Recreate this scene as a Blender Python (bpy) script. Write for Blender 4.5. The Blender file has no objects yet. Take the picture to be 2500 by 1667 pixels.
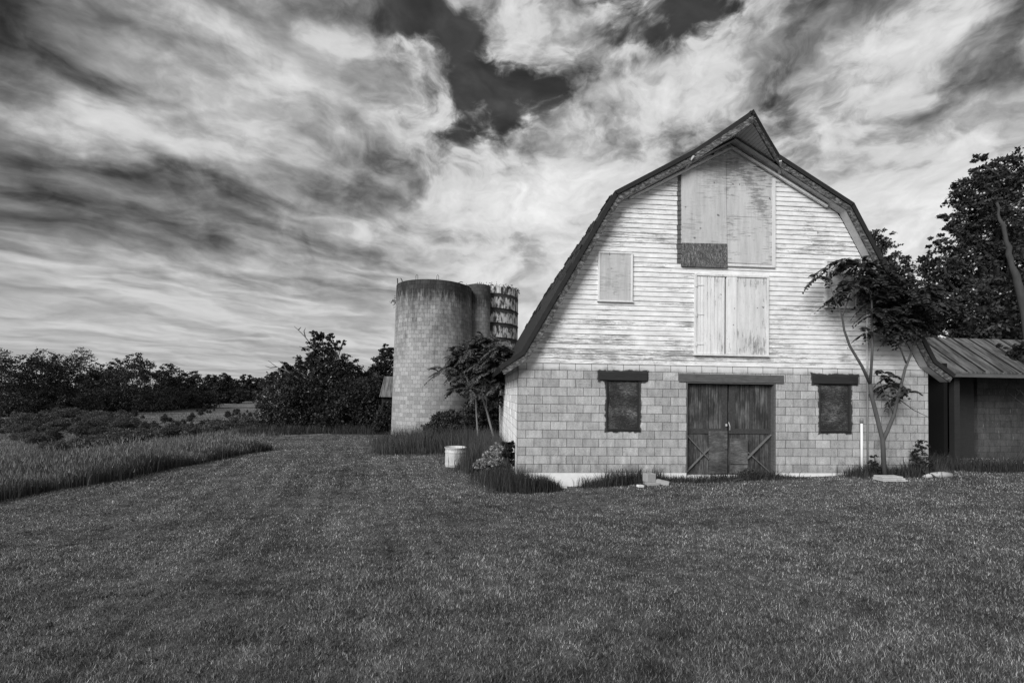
import bpy, math, random
import numpy as np
from mathutils import Vector, Matrix
S = bpy.context.scene
C = S.collection
rnd = random.Random(7)
R = np.random.default_rng(11)

# ------------------------------------------------------------------ camera
YAW, PIT, ROL, FPX, PPY = .07472, .02216, .014257, 1072.96, 934.91
CAM = np.array([-.9588, -10.7562, 1.9453])
_f = np.array([math.sin(YAW)*math.cos(PIT), math.cos(YAW)*math.cos(PIT), math.sin(PIT)])
_r = np.array([math.cos(YAW), -math.sin(YAW), 0.0])
_u = np.cross(_r, _f)
_c, _s = math.cos(ROL), math.sin(ROL)
CR, CU, CF = _c*_r + _s*_u, -_s*_r + _c*_u, _f
cd = bpy.data.cameras.new('camera')
cd.sensor_width = 36
cd.lens = FPX/2500*36
cd.shift_y = (PPY-833.0)/2500
cd.clip_start = .05
cd.clip_end = 6000
cam = bpy.data.objects.new('camera', cd)
M = Matrix(((CR[0], CU[0], -CF[0], CAM[0]), (CR[1], CU[1], -CF[1], CAM[1]), (CR[2], CU[2], -CF[2], CAM[2]), (0, 0, 0, 1)))
cam.matrix_world = M
C.objects.link(cam)
S.camera = cam

def ray(px, py):
    return CF + CR*(px-1250)/FPX - CU*(py-PPY)/FPX
def P(px, py, Y=0.0):                      # point on the plane Y = const
    d = ray(px, py)
    return CAM + d*((Y-CAM[1])/d[1])
def D(px, py, Z):                          # point at distance Z along the view axis
    return CAM + ray(px, py)*Z
def pix(p):
    d = np.asarray(p, float)-CAM
    z = d @ CF
    return 1250+FPX*(d @ CR)/z, PPY-FPX*(d @ CU)/z, z

# ------------------------------------------------------------------ render settings
S.view_settings.view_transform = 'Standard'
S.view_settings.look = 'None'
S.view_settings.exposure = 0.0
S.view_settings.gamma = 1.0

# ------------------------------------------------------------------ node helper
class N:
    def __init__(s, tree):
        s.t = tree; tree.nodes.clear()
    def new(s, ty, **kw):
        n = s.t.nodes.new(ty)
        for k, v in kw.items(): setattr(n, k, v)
        return n
    def put(s, sock, v):
        if v is None: return
        if hasattr(v, 'links'): s.t.links.new(v, sock)
        elif isinstance(v, (tuple, list)) and len(v) == 3 and sock.type == 'RGBA': sock.default_value = (*v, 1)
        elif sock.type == 'RGBA' and isinstance(v, (int, float)): sock.default_value = (v, v, v, 1)
        else: sock.default_value = v
    def m(s, op, a, b=None, c=None, clamp=False):
        n = s.new('ShaderNodeMath', operation=op, use_clamp=clamp)
        s.put(n.inputs[0], a); s.put(n.inputs[1], b); s.put(n.inputs[2], c)
        return n.outputs[0]
    def vm(s, op, a, b=None, out=0, scale=None):
        n = s.new('ShaderNodeVectorMath', operation=op)
        s.put(n.inputs[0], a); s.put(n.inputs[1], b)
        if scale is not None: s.put(n.inputs['Scale'], scale)
        return n.outputs[out]
    def mapv(s, vec, scale=(1, 1, 1), rot=(0, 0, 0), loc=(0, 0, 0)):
        n = s.new('ShaderNodeMapping')
        s.put(n.inputs[0], vec); n.inputs['Scale'].default_value = scale
        n.inputs['Rotation'].default_value = rot; n.inputs['Location'].default_value = loc
        return n.outputs[0]
    def noise(s, vec, scale=1, detail=4, rough=.55, dist=0, out=0):
        n = s.new('ShaderNodeTexNoise')
        s.put(n.inputs['Vector'], vec); s.put(n.inputs['Scale'], scale)
        n.inputs['Detail'].default_value = detail; n.inputs['Roughness'].default_value = rough
        n.inputs['Distortion'].default_value = dist
        return n.outputs[out]
    def ramp(s, fac, stops, interp='LINEAR'):
        n = s.new('ShaderNodeValToRGB'); cr = n.color_ramp; cr.interpolation = interp
        s.put(n.inputs[0], fac)
        while len(cr.elements) > 1: cr.elements.remove(cr.elements[-1])
        cr.elements[0].position = stops[0][0]; cr.elements[0].color = (stops[0][1],)*3+(1,)
        for p, v in stops[1:]:
            e = cr.elements.new(p); e.color = (v, v, v, 1)
        return n.outputs[0]
    def mr(s, v, a, b, c=0, d=1, smooth=True):
        n = s.new('ShaderNodeMapRange', interpolation_type='SMOOTHSTEP' if smooth else 'LINEAR')
        s.put(n.inputs[0], v)
        for i, q in enumerate((a, b, c, d)): s.put(n.inputs[i+1], q)
        return n.outputs[0]
    def mix(s, f, a, b):
        n = s.new('ShaderNodeMix', data_type='FLOAT')
        s.put(n.inputs[0], f); s.put(n.inputs[2], a); s.put(n.inputs[3], b)
        return n.outputs[0]
    def sep(s, v):
        n = s.new('ShaderNodeSeparateXYZ'); s.put(n.inputs[0], v); return n.outputs
    def com(s, x, y, z):
        n = s.new('ShaderNodeCombineXYZ')
        s.put(n.inputs[0], x); s.put(n.inputs[1], y); s.put(n.inputs[2], z); return n.outputs[0]

# ------------------------------------------------------------------ sun and sky (black and white photograph: neutral light)
SUN_DIR = Vector((-.64, -.74, .60)).normalized()       # towards the sun
sd = bpy.data.lights.new('sun', 'SUN'); sd.energy = 3.9; sd.angle = math.radians(34); sd.color = (1, 1, 1)
so = bpy.data.objects.new('sun', sd); C.objects.link(so)
so.rotation_euler = SUN_DIR.to_track_quat('Z', 'Y').to_euler()
so.location = (-30, -30, 30)

def build_world():
    w = bpy.data.worlds.new('World'); S.world = w; w.use_nodes = True
    n = N(w.node_tree)
    out = n.new('ShaderNodeOutputWorld'); bg = n.new('ShaderNodeBackground')
    w.node_tree.links.new(bg.outputs[0], out.inputs[0])
    bg.inputs[1].default_value = .1
    sky = n.new('ShaderNodeTexSky', sky_type='NISHITA')
    sky.sun_disc = False
    sky.sun_elevation = math.asin(SUN_DIR.z)
    sky.sun_rotation = math.atan2(SUN_DIR.x, SUN_DIR.y)
    bw = n.new('ShaderNodeRGBToBW'); w.node_tree.links.new(sky.outputs[0], bw.inputs[0])
    tc = n.new('ShaderNodeTexCoord')
    d = tc.outputs['Generated']
    x, y, z = n.sep(d)
    # cloud layer coordinates: where the view direction meets a flat layer overhead
    zz = n.m('ADD', n.m('MAXIMUM', z, 0.0), .15)
    pu, pv = n.m('DIVIDE', x, zz), n.m('DIVIDE', y, zz)
    plane = n.com(pu, pv, 0)
    az = n.m('SUBTRACT', n.m('ARCTAN2', x, y), YAW)
    xf = n.m('ADD', n.m('MULTIPLY', az, 180/math.pi/100), .5)
    w_ = n.m('DIVIDE', z, n.m('SQRT', n.m('ADD', n.m('MULTIPLY', x, x), n.m('MULTIPLY', y, y))))
    # turbulence that bends the cloud edges
    t1 = n.noise(n.mapv(plane, (1.1, .8, 1)), 1.3, 7, .6, 0, 1)
    tx, ty, tz = n.sep(t1)
    dirn = n.noise(n.mapv(d, (5, 5, 9)), 1.0, 8, .62, .3, 1)
    ex, ey, ez = n.sep(dirn)
    xf = n.m('ADD', xf, n.m('ADD', n.m('MULTIPLY', n.m('SUBTRACT', tx, .5), .10), n.m('MULTIPLY', n.m('SUBTRACT', ex, .5), .10)))
    wf = n.m('ADD', w_, n.m('MULTIPLY', n.m('ADD', n.m('MULTIPLY', n.m('SUBTRACT', ty, .5), .10), n.m('MULTIPLY', n.m('SUBTRACT', ey, .5), .13)),
                            n.mr(w_, .0, .35, .25, 1)))
    rows = [(0.0, [185, 185, 185, 185, 185, 195, 195, 215, 225, 235, 235, 235, 235, 235, 235, 230, 225]),
            (.08, [175, 188, 185, 180, 180, 185, 195, 210, 220, 235, 235, 235, 235, 235, 235, 230, 225]),
            (.16, [180, 190, 190, 195, 198, 188, 200, 215, 235, 235, 235, 235, 235, 238, 240, 238, 235]),
            (.25, [105, 125, 150, 145, 135, 165, 190, 205, 222, 236, 238, 238, 238, 240, 242, 240, 238]),
            (.34, [108, 92, 98, 138, 145, 178, 196, 185, 200, 214, 235, 240, 235, 235, 240, 236, 225]),
            (.43, [105, 205, 190, 138, 138, 128, 160, 212, 240, 238, 215, 190, 180, 200, 172, 190, 205]),
            (.52, [70, 130, 182, 195, 155, 150, 150, 172, 226, 232, 205, 120, 150, 150, 172, 178, 130]),
            (.61, [60, 125, 140, 175, 172, 182, 155, 90, 95, 190, 170, 212, 212, 155, 192, 210, 60]),
            (.70, [90, 130, 165, 175, 190, 202, 185, 85, 70, 95, 218, 212, 200, 198, 140, 120, 80]),
            (.80, [110, 150, 170, 170, 125, 75, 60, 65, 185, 205, 130, 75, 90, 150, 140, 120, 110]),
            (.92, [120, 140, 140, 140, 90, 70, 58, 140, 190, 130, 110, 85, 100, 120, 130, 130, 120]),
            (1.4, [140, 140, 140, 140, 130, 130, 130, 140, 150, 150, 140, 140, 140, 140, 140, 140, 140])]
    acc = None
    for i, (wv, vals) in enumerate(rows):
        rp = n.ramp(xf, [(k/16, v/255) for k, v in enumerate(vals)], 'LINEAR')
        prev = rows[i-1][0] if i else -1
        nxt = rows[i+1][0] if i < len(rows)-1 else 9
        up = n.mr(wf, prev, wv, 0, 1) if i else 1.0
        dn = n.mr(wf, wv, nxt, 1, 0) if i < len(rows)-1 else 1.0
        wt = n.m('MULTIPLY', up, dn)
        term = n.m('MULTIPLY', rp, wt)
        acc = term if acc is None else n.m('ADD', acc, term)
    # left: long soft billows lying across the view; right and top: ragged cumulus with hard edges
    wv = n.noise(plane, 1.1, 4, .55, 0, 1)
    pw = n.vm('ADD', plane, n.vm('SCALE', n.vm('SUBTRACT', wv, (.5, .5, .5)), None, 0, .7))
    pw = n.mapv(pw, (1, 1, 1), (0, 0, math.radians(-36)))
    def two(v, off, det, ro):
        q = n.noise(v, 1.0, det, ro, .2); return q, n.m('SUBTRACT', q, n.noise(n.vm('ADD', v, off), 1.0, det, ro, .2))
    f1, r1 = two(n.mapv(pw, (1.35, 2.3, 1)), (.05, -.22, 0), 6, .52)
    f3, r3 = two(n.mapv(pw, (3.4, 5.2, 1)), (.05, -.25, 0), 5, .55)
    d1 = n.mapv(d, (7, 7, 11)); wd = n.vm('ADD', d1, n.vm('SCALE', n.vm('SUBTRACT', n.noise(d1, .8, 4, .5, 0, 1), (.5, .5, .5)), None, 0, 1.3))
    c1, cr1 = two(wd, (-.22, 0, .30), 7, .56)
    c2, cr2 = two(n.mapv(wd, (2.6, 2.6, 3.0)), (-.2, 0, .3), 5, .6)
    right = n.mr(n.m('ADD', xf, n.m('MULTIPLY', w_, .30)), .40, .60)
    sc1 = n.mr(c1, .40, .60, -.5, .5)
    sf1 = n.mr(f1, .36, .64, -.5, .5)
    dl = n.m('ADD', n.m('ADD', n.m('MULTIPLY', sf1, .26), n.m('MULTIPLY', r1, 1.25)), n.m('ADD', n.m('MULTIPLY', n.m('SUBTRACT', f3, .5), .35), n.m('MULTIPLY', r3, .45)))
    dl = n.m('ADD', n.m('MULTIPLY', dl, n.mr(w_, .02, .34, .42, .95)), n.m('MULTIPLY', n.m('ADD', n.m('MULTIPLY', sc1, .13), n.m('MULTIPLY', cr1, .8)), n.mr(w_, .12, .4, .15, 1)))
    dr = n.m('ADD', n.m('ADD', n.m('MULTIPLY', sc1, .30), n.m('MULTIPLY', cr1, 1.25)), n.m('ADD', n.m('MULTIPLY', n.m('SUBTRACT', c2, .5), .25), n.m('MULTIPLY', cr2, .5)))
    det = n.mix(right, dl, dr)
    amp = n.mr(acc, .5, .92, 1.1, .5)
    # openings of clear dark sky, high up only
    open_ = n.m('MULTIPLY', n.mr(w_, .42, .52), n.m('MULTIPLY', n.mr(xf, .27, .36), n.mr(xf, .86, .80)))
    thr = n.m('ADD', n.m('ADD', acc, .11), n.m('ADD', n.m('MULTIPLY', n.m('SUBTRACT', c1, .5), 1.15), n.m('MULTIPLY', n.m('SUBTRACT', c2, .5), .35)))
    cover = n.mr(thr, .40, .66)
    cover = n.m('SUBTRACT', 1.0, n.m('MULTIPLY', n.m('SUBTRACT', 1.0, cover), open_))
    body = n.mix(open_, acc, n.m('MAXIMUM', acc, .62))
    lum = n.m('MULTIPLY', body, n.m('ADD', 1.0, n.m('MULTIPLY', det, amp)))
    lum = n.mix(cover, n.m('ADD', .27, n.m('MULTIPLY', n.m('SUBTRACT', f3, .5), .35)), lum)
    lum = n.m('SUBTRACT', lum, n.m('MULTIPLY', n.m('MAXIMUM', n.m('SUBTRACT', lum, .80), 0), .5))
    lum = n.m('MINIMUM', n.m('MAXIMUM', lum, .16), .96)
    lin = n.m('MULTIPLY', n.m('POWER', lum, 2.2), 10.0)
    clear = n.mr(lum, .2, .36, .4, 0)
    col = n.mix(clear, lin, n.m('MULTIPLY', bw.outputs[0], .12))
    # below the horizon the world is the dull colour of far land
    col = n.mix(n.mr(z, -.06, -.01, 1, 0), col, .6)
    n.put(bg.inputs[0], col)
build_world()
S.world.cycles.sampling_method = 'MANUAL'; S.world.cycles.sample_map_resolution = 512

# ------------------------------------------------------------------ materials
def mat(name, build, rough=.9, spec=.25):
    mt = bpy.data.materials.new(name); mt.use_nodes = True
    n = N(mt.node_tree)
    out = n.new('ShaderNodeOutputMaterial'); b = n.new('ShaderNodeBsdfPrincipled')
    mt.node_tree.links.new(b.outputs[0], out.inputs[0])
    b.inputs['Roughness'].default_value = rough
    b.inputs['Specular IOR Level'].default_value = spec
    tc = n.new('ShaderNodeTexCoord')
    r = build(n, tc.outputs['Object'], b, tc)
    col, h = r if isinstance(r, tuple) else (r, None)
    n.put(b.inputs['Base Color'], col)
    if h is not None:
        hs, st, dist = h
        bp = n.new('ShaderNodeBump'); bp.inputs['Strength'].default_value = st; bp.inputs['Distance'].default_value = dist
        n.put(bp.inputs['Height'], hs); mt.node_tree.links.new(bp.outputs[0], b.inputs['Normal'])
    return mt
def island(n):
    return n.new('ShaderNodeNewGeometry').outputs['Random Per Island']

TOPZ_ = P(1266, 884, 0)[2]
def m_siding(n, o, b, tc):
    x, y, z = n.sep(o)
    isl = island(n)
    o2 = n.vm('ADD', o, n.com(n.m('MULTIPLY', isl, 37), 0, 0))
    streak = n.noise(n.mapv(o2, (2.6, 1, 34)), 1, 8, .68, .4)
    fine = n.noise(n.mapv(o2, (14, 1, 60)), 1, 5, .7)
    big = n.noise(n.mapv(o, (.55, 1, .9)), 1, 3, .5)
    per = n.m('POWER', isl, 3.0)
    a = n.m('ADD', n.m('ADD', n.m('MULTIPLY', streak, .8), n.m('MULTIPLY', fine, .35)), n.m('ADD', n.m('MULTIPLY', big, .55), n.m('MULTIPLY', per, .12)))
    peel = n.mr(a, .905, 1.04)
    speck = n.mr(n.noise(n.mapv(o, (30, 1, 60)), 1, 3, .6), .66, .74)
    grime = n.noise(n.mapv(o, (2.2, 1, 5)), 1, 6, .7)
    white = n.mr(grime, .3, .7, .60, .98, False)
    white = n.m('MULTIPLY', white, n.mix(isl, .93, 1.0))
    wood = n.mix(fine, .10, .34)
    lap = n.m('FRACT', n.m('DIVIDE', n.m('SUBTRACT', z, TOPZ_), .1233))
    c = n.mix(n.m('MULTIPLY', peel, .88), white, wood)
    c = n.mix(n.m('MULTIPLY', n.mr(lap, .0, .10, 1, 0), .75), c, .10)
    c = n.mix(n.m('MULTIPLY', speck, .45), c, .22)
    # band of dark paint left beside the hay door
    jag = n.m('MULTIPLY', n.m('SUBTRACT', n.noise(n.com(0, 0, n.m('MULTIPLY', z, 9)), 1, 2, .5), .5), .10)
    return c, (n.m('SUBTRACT', fine, n.m('MULTIPLY', peel, 1.2)), .35, .004)
MSID = mat('peeling_white_siding', m_siding, .75)

def m_board(base, peel_lo, vertical=False, woodv=.16, sx=1.0):
    def f(n, o, b, tc):
        sc = (26*sx, 1, 3.0*sx) if vertical else (3.0*sx, 1, 26*sx)
        g = n.noise(n.mapv(o, sc), 1, 8, .7, .5)
        g2 = n.noise(n.mapv(o, (9, 9, 9)), 1, 6, .7)
        big = n.noise(n.mapv(o, (1.1, 1, 1.1)), 1, 3, .5)
        a = n.m('ADD', n.m('MULTIPLY', g, .8), n.m('ADD', n.m('MULTIPLY', big, .6), n.m('MULTIPLY', g2, .3)))
        peel = n.mr(a, peel_lo, peel_lo+.12)
        c = n.mix(g2, base*.86, base*1.08)
        c = n.m('MULTIPLY', c, n.mix(n.noise(n.mapv(o, (60, 60, 60)), 1, 2, .6), .88, 1.08))
        c = n.mix(n.m('MULTIPLY', peel, .8), c, n.mix(g, woodv*.6, woodv*2.2))
        stn = n.noise(n.mapv(o, (7, 1, .8)), 1, 6, .7)
        c = n.m('MULTIPLY', c, n.mr(stn, .32, .6, .80, 1.06, False))
        nail = n.mr(n.noise(n.mapv(o, (7, 7, 7)), 1, 1, .5), .76, .78)
        c = n.mix(n.m('MULTIPLY', nail, .7), c, .06)
        return c, (n.m('SUBTRACT', g, peel), .3, .004)
    return f
MPANEL = mat('weathered_pale_panel', m_board(.54, .87, False, .2), .8)
MPANEL2 = mat('weathered_plywood_panel', m_board(.58, .84, False, .12), .8)
MWOODW = mat('white_painted_wood', m_board(.74, .98, True, .16), .75)
MTRIM = mat('white_trim', m_board(.74, 1.0, False, .2), .75)
MLOFT = mat('white_loft_boards', m_board(.80, .95, True, .20), .75)

def m_osb(n, o, b, tc):
    w = n.noise(n.mapv(o, (16, 1, 5)), 1, 6, .75, 1.8)
    w2 = n.noise(n.mapv(o, (42, 1, 13)), 1, 4, .7, 2.5)
    a = n.m('ADD', n.m('MULTIPLY', w, .5), n.m('MULTIPLY', w2, .5))
    return n.ramp(a, [(.38, .025), (.5, .085), (.56, .22), (.64, .40)]), (a, .3, .004)
MOSB = mat('bare_rotary_plywood', m_osb, .85)

def m_winboard(n, o, b, tc):
    w = n.noise(n.mapv(o, (11, 1, 44)), 1, 7, .75, 1.2)
    sp = n.noise(n.mapv(o, (34, 1, 60)), 1, 3, .6)
    big = n.noise(n.mapv(o, (2, 1, 2.4)), 1, 3, .5)
    a = n.m('ADD', n.m('MULTIPLY', w, .65), n.m('MULTIPLY', big, .35))
    c = n.ramp(a, [(.36, .008), (.5, .03), (.57, .09), (.66, .30)])
    return n.mix(n.mr(sp, .66, .72), c, .55), (w, .4, .005)
MWIN = mat('dark_strand_board', m_winboard, .85)

def m_block(n, o, b, tc, base=.44, ox=0.0, paint=True, ms=.92):
    x, y, z = n.sep(o)
    br = n.new('ShaderNodeTexBrick')
    br.offset = .5; br.offset_frequency = 2; br.squash = 1
    v = n.com(n.m('ADD', n.m('ADD', x, n.m('MULTIPLY', y, -1.0)), ox), n.m('ADD', z, .2104*20), 0)
    n.put(br.inputs['Vector'], v)
    for k, q in (('Color1', 0.0), ('Color2', 1.0), ('Mortar', 0.0)): n.put(br.inputs[k], q)
    br.inputs['Scale'].default_value = 1; br.inputs['Mortar Size'].default_value = .0064
    br.inputs['Mortar Smooth'].default_value = .25; br.inputs['Bias'].default_value = 0
    br.inputs['Brick Width'].default_value = .4064; br.inputs['Row Height'].default_value = .2104
    tone = br.outputs[0]; mort = br.outputs[1]
    g = n.noise(o, 90, 3, .7); g2 = n.noise(n.mapv(o, (7, 7, 3)), 1, 6, .65)
    c = n.mix(tone, base*.76, base*1.08)
    c = n.m('MULTIPLY', c, n.mix(g, .62, 1.36))
    c = n.m('MULTIPLY', c, n.mr(n.noise(o, 38, 3, .8), .3, .7, .72, 1.26, False))
    c = n.m('MULTIPLY', c, n.mr(g2, .3, .7, .72, 1.24, False))
    st = n.noise(n.mapv(o, (13, 13, .9)), 1, 6, .7)
    c = n.m('MULTIPLY', c, n.mr(st, .35, .62, .93, 1.04, False))
    low = n.mr(n.m('ADD', z, n.m('MULTIPLY', n.m('SUBTRACT', g2, .5), .5)), .35, .0)
    c = n.m('MULTIPLY', c, n.mix(low, 1, .80))
    cw = n.noise(n.mapv(o, (1.1, 1, 1.4)), 1, 5, .6, 1.5)
    c = n.m('MULTIPLY', c, n.mr(n.m('ABSOLUTE', n.m('SUBTRACT', cw, .5)), .0, .006, .6, 1, False))
    # lime runs
    run = n.noise(n.mapv(o, (26, 26, 2.2)), 1, 3, .5)
    c = n.mix(n.m('MULTIPLY', n.mr(run, .67, .74), .55), c, .62)
    if paint:   # overspray of white paint under the siding and dark paint round the openings
        j = n.noise(n.mapv(o, (2.0, 2, 3)), 1, 4, .6)
        top = n.mr(n.m('ADD', z, n.m('MULTIPLY', n.m('SUBTRACT', j, .5), .34)), 2.50, 2.66)
        front = n.mr(y, .05, .1, 1, 0)
        c = n.mix(n.m('MULTIPLY', n.m('MULTIPLY', top, front), .8), c, .72)
        j2 = n.m('MULTIPLY', n.m('SUBTRACT', n.noise(o, 6.5, 3, .6), .5), .17)
        for (x0, x1, z0, z1) in OVER:
            dx = n.m('SUBTRACT', n.m('ABSOLUTE', n.m('SUBTRACT', x, (x0+x1)/2)), (x1-x0)/2)
            dz = n.m('SUBTRACT', n.m('ABSOLUTE', n.m('SUBTRACT', z, (z0+z1)/2)), (z1-z0)/2)
            dd = n.m('ADD', n.m('MAXIMUM', dx, dz), j2)
            c = n.mix(n.m('MULTIPLY', n.mr(dd, .035, .07, 1, 0), .93), c, .022)
    c = n.mix(n.m('MULTIPLY', mort, ms), c, n.mix(g2, .012, .06))
    h = n.m('SUBTRACT', n.m('MULTIPLY', g, .12), mort)
    return c, (h, .35, .005)
def rect(px0, px1, py0, py1, Y=0):
    a = P((px0+px1)/2, py0, Y); b = P((px0+px1)/2, py1, Y)
    return P(px0, (py0+py1)/2, Y)[0], P(px1, (py0+py1)/2, Y)[0], b[2], a[2]
LINT_L = rect(1464, 1580, 908.5, 928); WIN_L = rect(1482, 1560.5, 927.5, 1050)
LINT_D = rect(1657, 1912.4, 913.5, 933.5); DOOR = rect(1675.5, 1893.5, 933.5, 1164)
LINT_R = rect(1985, 2092, 917, 936.5); WIN_R = rect(2002.5, 2076, 936.5, 1054)
OVER = [LINT_L, WIN_L, LINT_R, WIN_R]
MBLK = mat('concrete_block', m_block, .95, .1)
MBLKS = mat('shed_concrete_block', lambda n, o, b, tc: m_block(n, o, b, tc, .085, .1, False), .95, .1)  # shade of the shed bay is put into this very dark base
MSIDE = mat('whitewashed_block', lambda n, o, b, tc: m_block(n, o, b, tc, .95, .2, False, .55), .95, .1)

def m_plain(v, var=.25, sc=8, rough=.85, bump=.2, stretch=(1, 1, 1)):
    def f(n, o, b, tc):
        g = n.noise(n.mapv(o, tuple(sc*q for q in stretch)), 1, 6, .65)
        return n.mix(g, v*(1-var), v*(1+var)), (g, bump, .01)
    return f
MFOUND = mat('white_foundation', m_plain(.74, .22, 6), .9)
MDARKW = mat('dark_creosote_beam', m_plain(.028, .6, 4, stretch=(1, 3, 9)), .8)
MBRACE = mat('pale_brace', m_plain(.13, .8, 8, stretch=(4, 2, 4)), .85)
MGREYW = mat('grey_weathered_beam', m_plain(.10, .85, 6, stretch=(1, 3, 9)), .85)
MROOF = mat('dark_roofing', m_plain(.022, .5, 7), .75)
MEDGE = mat('dark_metal_edge', m_plain(.02, .3, 12), .6)
MFASC = mat('weathered_fascia', lambda n, o, b, tc: n.ramp(n.noise(n.mapv(o, (9, 9, 22)), 1, 7, .75, .6), [(.38, .02), (.5, .07), (.6, .20), (.7, .34)]), .85)
MSOFW = mat('whitish_soffit', m_board(.50, .95, False, .14), .85)
MSTEEL = mat('galvanised_steel', m_plain(.52, .45, 7, .4, .1, (3, 3, .7)), .42, .5)
MPIPE = mat('white_plastic_pipe', m_plain(.78, .05, 8), .4)
MGPIPE = mat('grey_conduit', m_plain(.22, .3, 9), .5)
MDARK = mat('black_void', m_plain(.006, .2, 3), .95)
MRUST = mat('rusty_iron', m_plain(.03, .4, 20), .8)
MCONC = mat('loose_concrete', m_plain(.33, .25, 14), .95)
MBARKL = mat('pale_smooth_bark', m_plain(.20, .4, 10, stretch=(1, 1, .3)), .9)
MBARK = mat('dark_bark', m_plain(.055, .6, 8, stretch=(1, 1, .25)), .95)
MBARKG = mat('grey_bark', m_plain(.13, .5, 9, stretch=(1, 1, .25)), .95)

def m_door(n, o, b, tc):
    x, y, z = n.sep(o)
    g = n.noise(n.mapv(o, (34, 1, 2.2)), 1, 8, .72, .3)
    big = n.noise(n.mapv(o, (2.4, 1, 1.6)), 1, 4, .6)
    a = n.m('ADD', n.m('MULTIPLY', g, .55), n.m('MULTIPLY', big, .45))
    c = n.ramp(a, [(.36, .018), (.48, .045), (.58, .13), (.68, .24)])
    pl = n.m('FRACT', n.m('DIVIDE', x, .137))
    gr = n.mr(n.m('ABSOLUTE', n.m('SUBTRACT', pl, .5)), .45, .49)
    return n.mix(gr, c, .01), (n.m('SUBTRACT', g, gr), .5, .006)
MDOOR = mat('weathered_door_planks', m_door, .85)
MDOORF = mat('dark_door_rail', m_plain(.05, .8, 5, stretch=(4, 2, 4)), .85)
def m_sheet(n, o, b, tc):
    w = n.noise(n.mapv(o, (5, 1, 26)), 1, 6, .7, 1.5)
    big = n.noise(n.mapv(o, (2, 1, 2)), 1, 4, .6)
    a = n.m('ADD', n.m('MULTIPLY', w, .5), n.m('MULTIPLY', big, .5))
    return n.ramp(a, [(.38, .03), (.5, .08), (.62, .18)]), (w, .5, .01)
MSHEET = mat('rusty_sheet_metal', m_sheet, .7)

def m_silo(n, o, b, tc, smin=.36, top=7.9):
    uv = tc.outputs['UV']
    br = n.new('ShaderNodeTexBrick'); br.offset = .5
    n.put(br.inputs['Vector'], uv)
    for k, q in (('Color1', 0.0), ('Color2', 1.0), ('Mortar', .5)): n.put(br.inputs[k], q)
    br.inputs['Scale'].default_value = 1; br.inputs['Mortar Size'].default_value = .011
    br.inputs['Mortar Smooth'].default_value = .3
    br.inputs['Brick Width'].default_value = .27; br.inputs['Row Height'].default_value = .212
    u, v, _ = n.sep(uv)
    g = n.noise(o, 30, 4, .7); g2 = n.noise(n.com(n.m('MULTIPLY', u, 1.1), n.m('MULTIPLY', v, .35), 0), 1.6, 6, .62)
    dr = n.noise(n.com(n.m('MULTIPLY', u, 6), n.m('MULTIPLY', v, .9), 0), 1.5, 6, .7)
    c = n.mix(br.outputs[0], .27, .42)
    c = n.m('MULTIPLY', c, n.mr(g, .3, .7, .62, 1.36, False))
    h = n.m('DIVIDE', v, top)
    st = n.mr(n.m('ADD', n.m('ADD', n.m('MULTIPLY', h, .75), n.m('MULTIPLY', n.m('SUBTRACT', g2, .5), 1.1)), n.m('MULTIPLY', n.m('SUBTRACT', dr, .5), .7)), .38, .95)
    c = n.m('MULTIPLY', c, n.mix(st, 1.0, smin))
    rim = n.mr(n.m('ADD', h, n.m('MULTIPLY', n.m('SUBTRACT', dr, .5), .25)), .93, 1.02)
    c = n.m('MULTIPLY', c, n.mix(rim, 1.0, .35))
    base = n.mr(n.m('ADD', v, n.m('MULTIPLY', g2, .4)), .8, .5)
    c = n.mix(n.m('MULTIPLY', base, .6), c, .62)
    c = n.mix(n.m('MULTIPLY', br.outputs[1], .55), c, n.m('MULTIPLY', c, .35))
    return c, (n.m('SUBTRACT', n.m('MULTIPLY', g, .2), br.outputs[1]), .5, .01)
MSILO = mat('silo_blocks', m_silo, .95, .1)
MCHUTE = mat('chute_blocks', lambda n, o, b, tc: m_silo(n, o, b, tc, .6), .95, .1)
def m_stave(n, o, b, tc):
    uv = tc.outputs['UV']; u, v, _ = n.sep(uv)
    row = n.m('FRACT', n.m('DIVIDE', v, .86))
    seam = n.mr(n.m('ABSOLUTE', n.m('SUBTRACT', row, .5)), .455, .48)
    col = n.m('FRACT', n.m('DIVIDE', u, .27))
    vs = n.mr(n.m('ABSOLUTE', n.m('SUBTRACT', col, .5)), .455, .49)
    dr = n.noise(n.com(n.m('MULTIPLY', u, 3.2), n.m('MULTIPLY', v, 1.1), 0), 1.6, 7, .7, .3)
    under = n.m('MULTIPLY', n.mr(row, .6, 1.0), .22)
    stn = n.mr(n.m('ADD', dr, under), .43, .58)
    c = n.mix(stn, .72, .06)
    c = n.mix(n.m('MULTIPLY', vs, .6), c, .08)
    c = n.mix(seam, c, .03)
    return c, (n.m('SUBTRACT', 1, seam), .6, .02)
MSTAVE = mat('stained_staves', m_stave, .9, .1)

def m_metalroof(n, o, b, tc):
    g = n.noise(n.mapv(o, (7, .9, 1.2)), 1, 7, .7); g2 = n.noise(o, 25, 4, .7)
    return n.m('MULTIPLY', n.mr(g, .35, .65, .02, .15), n.mix(g2, .5, 1.5)), (g, .2, .01)
MTIN = mat('old_tin_roof', m_metalroof, .6, .4)

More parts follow.
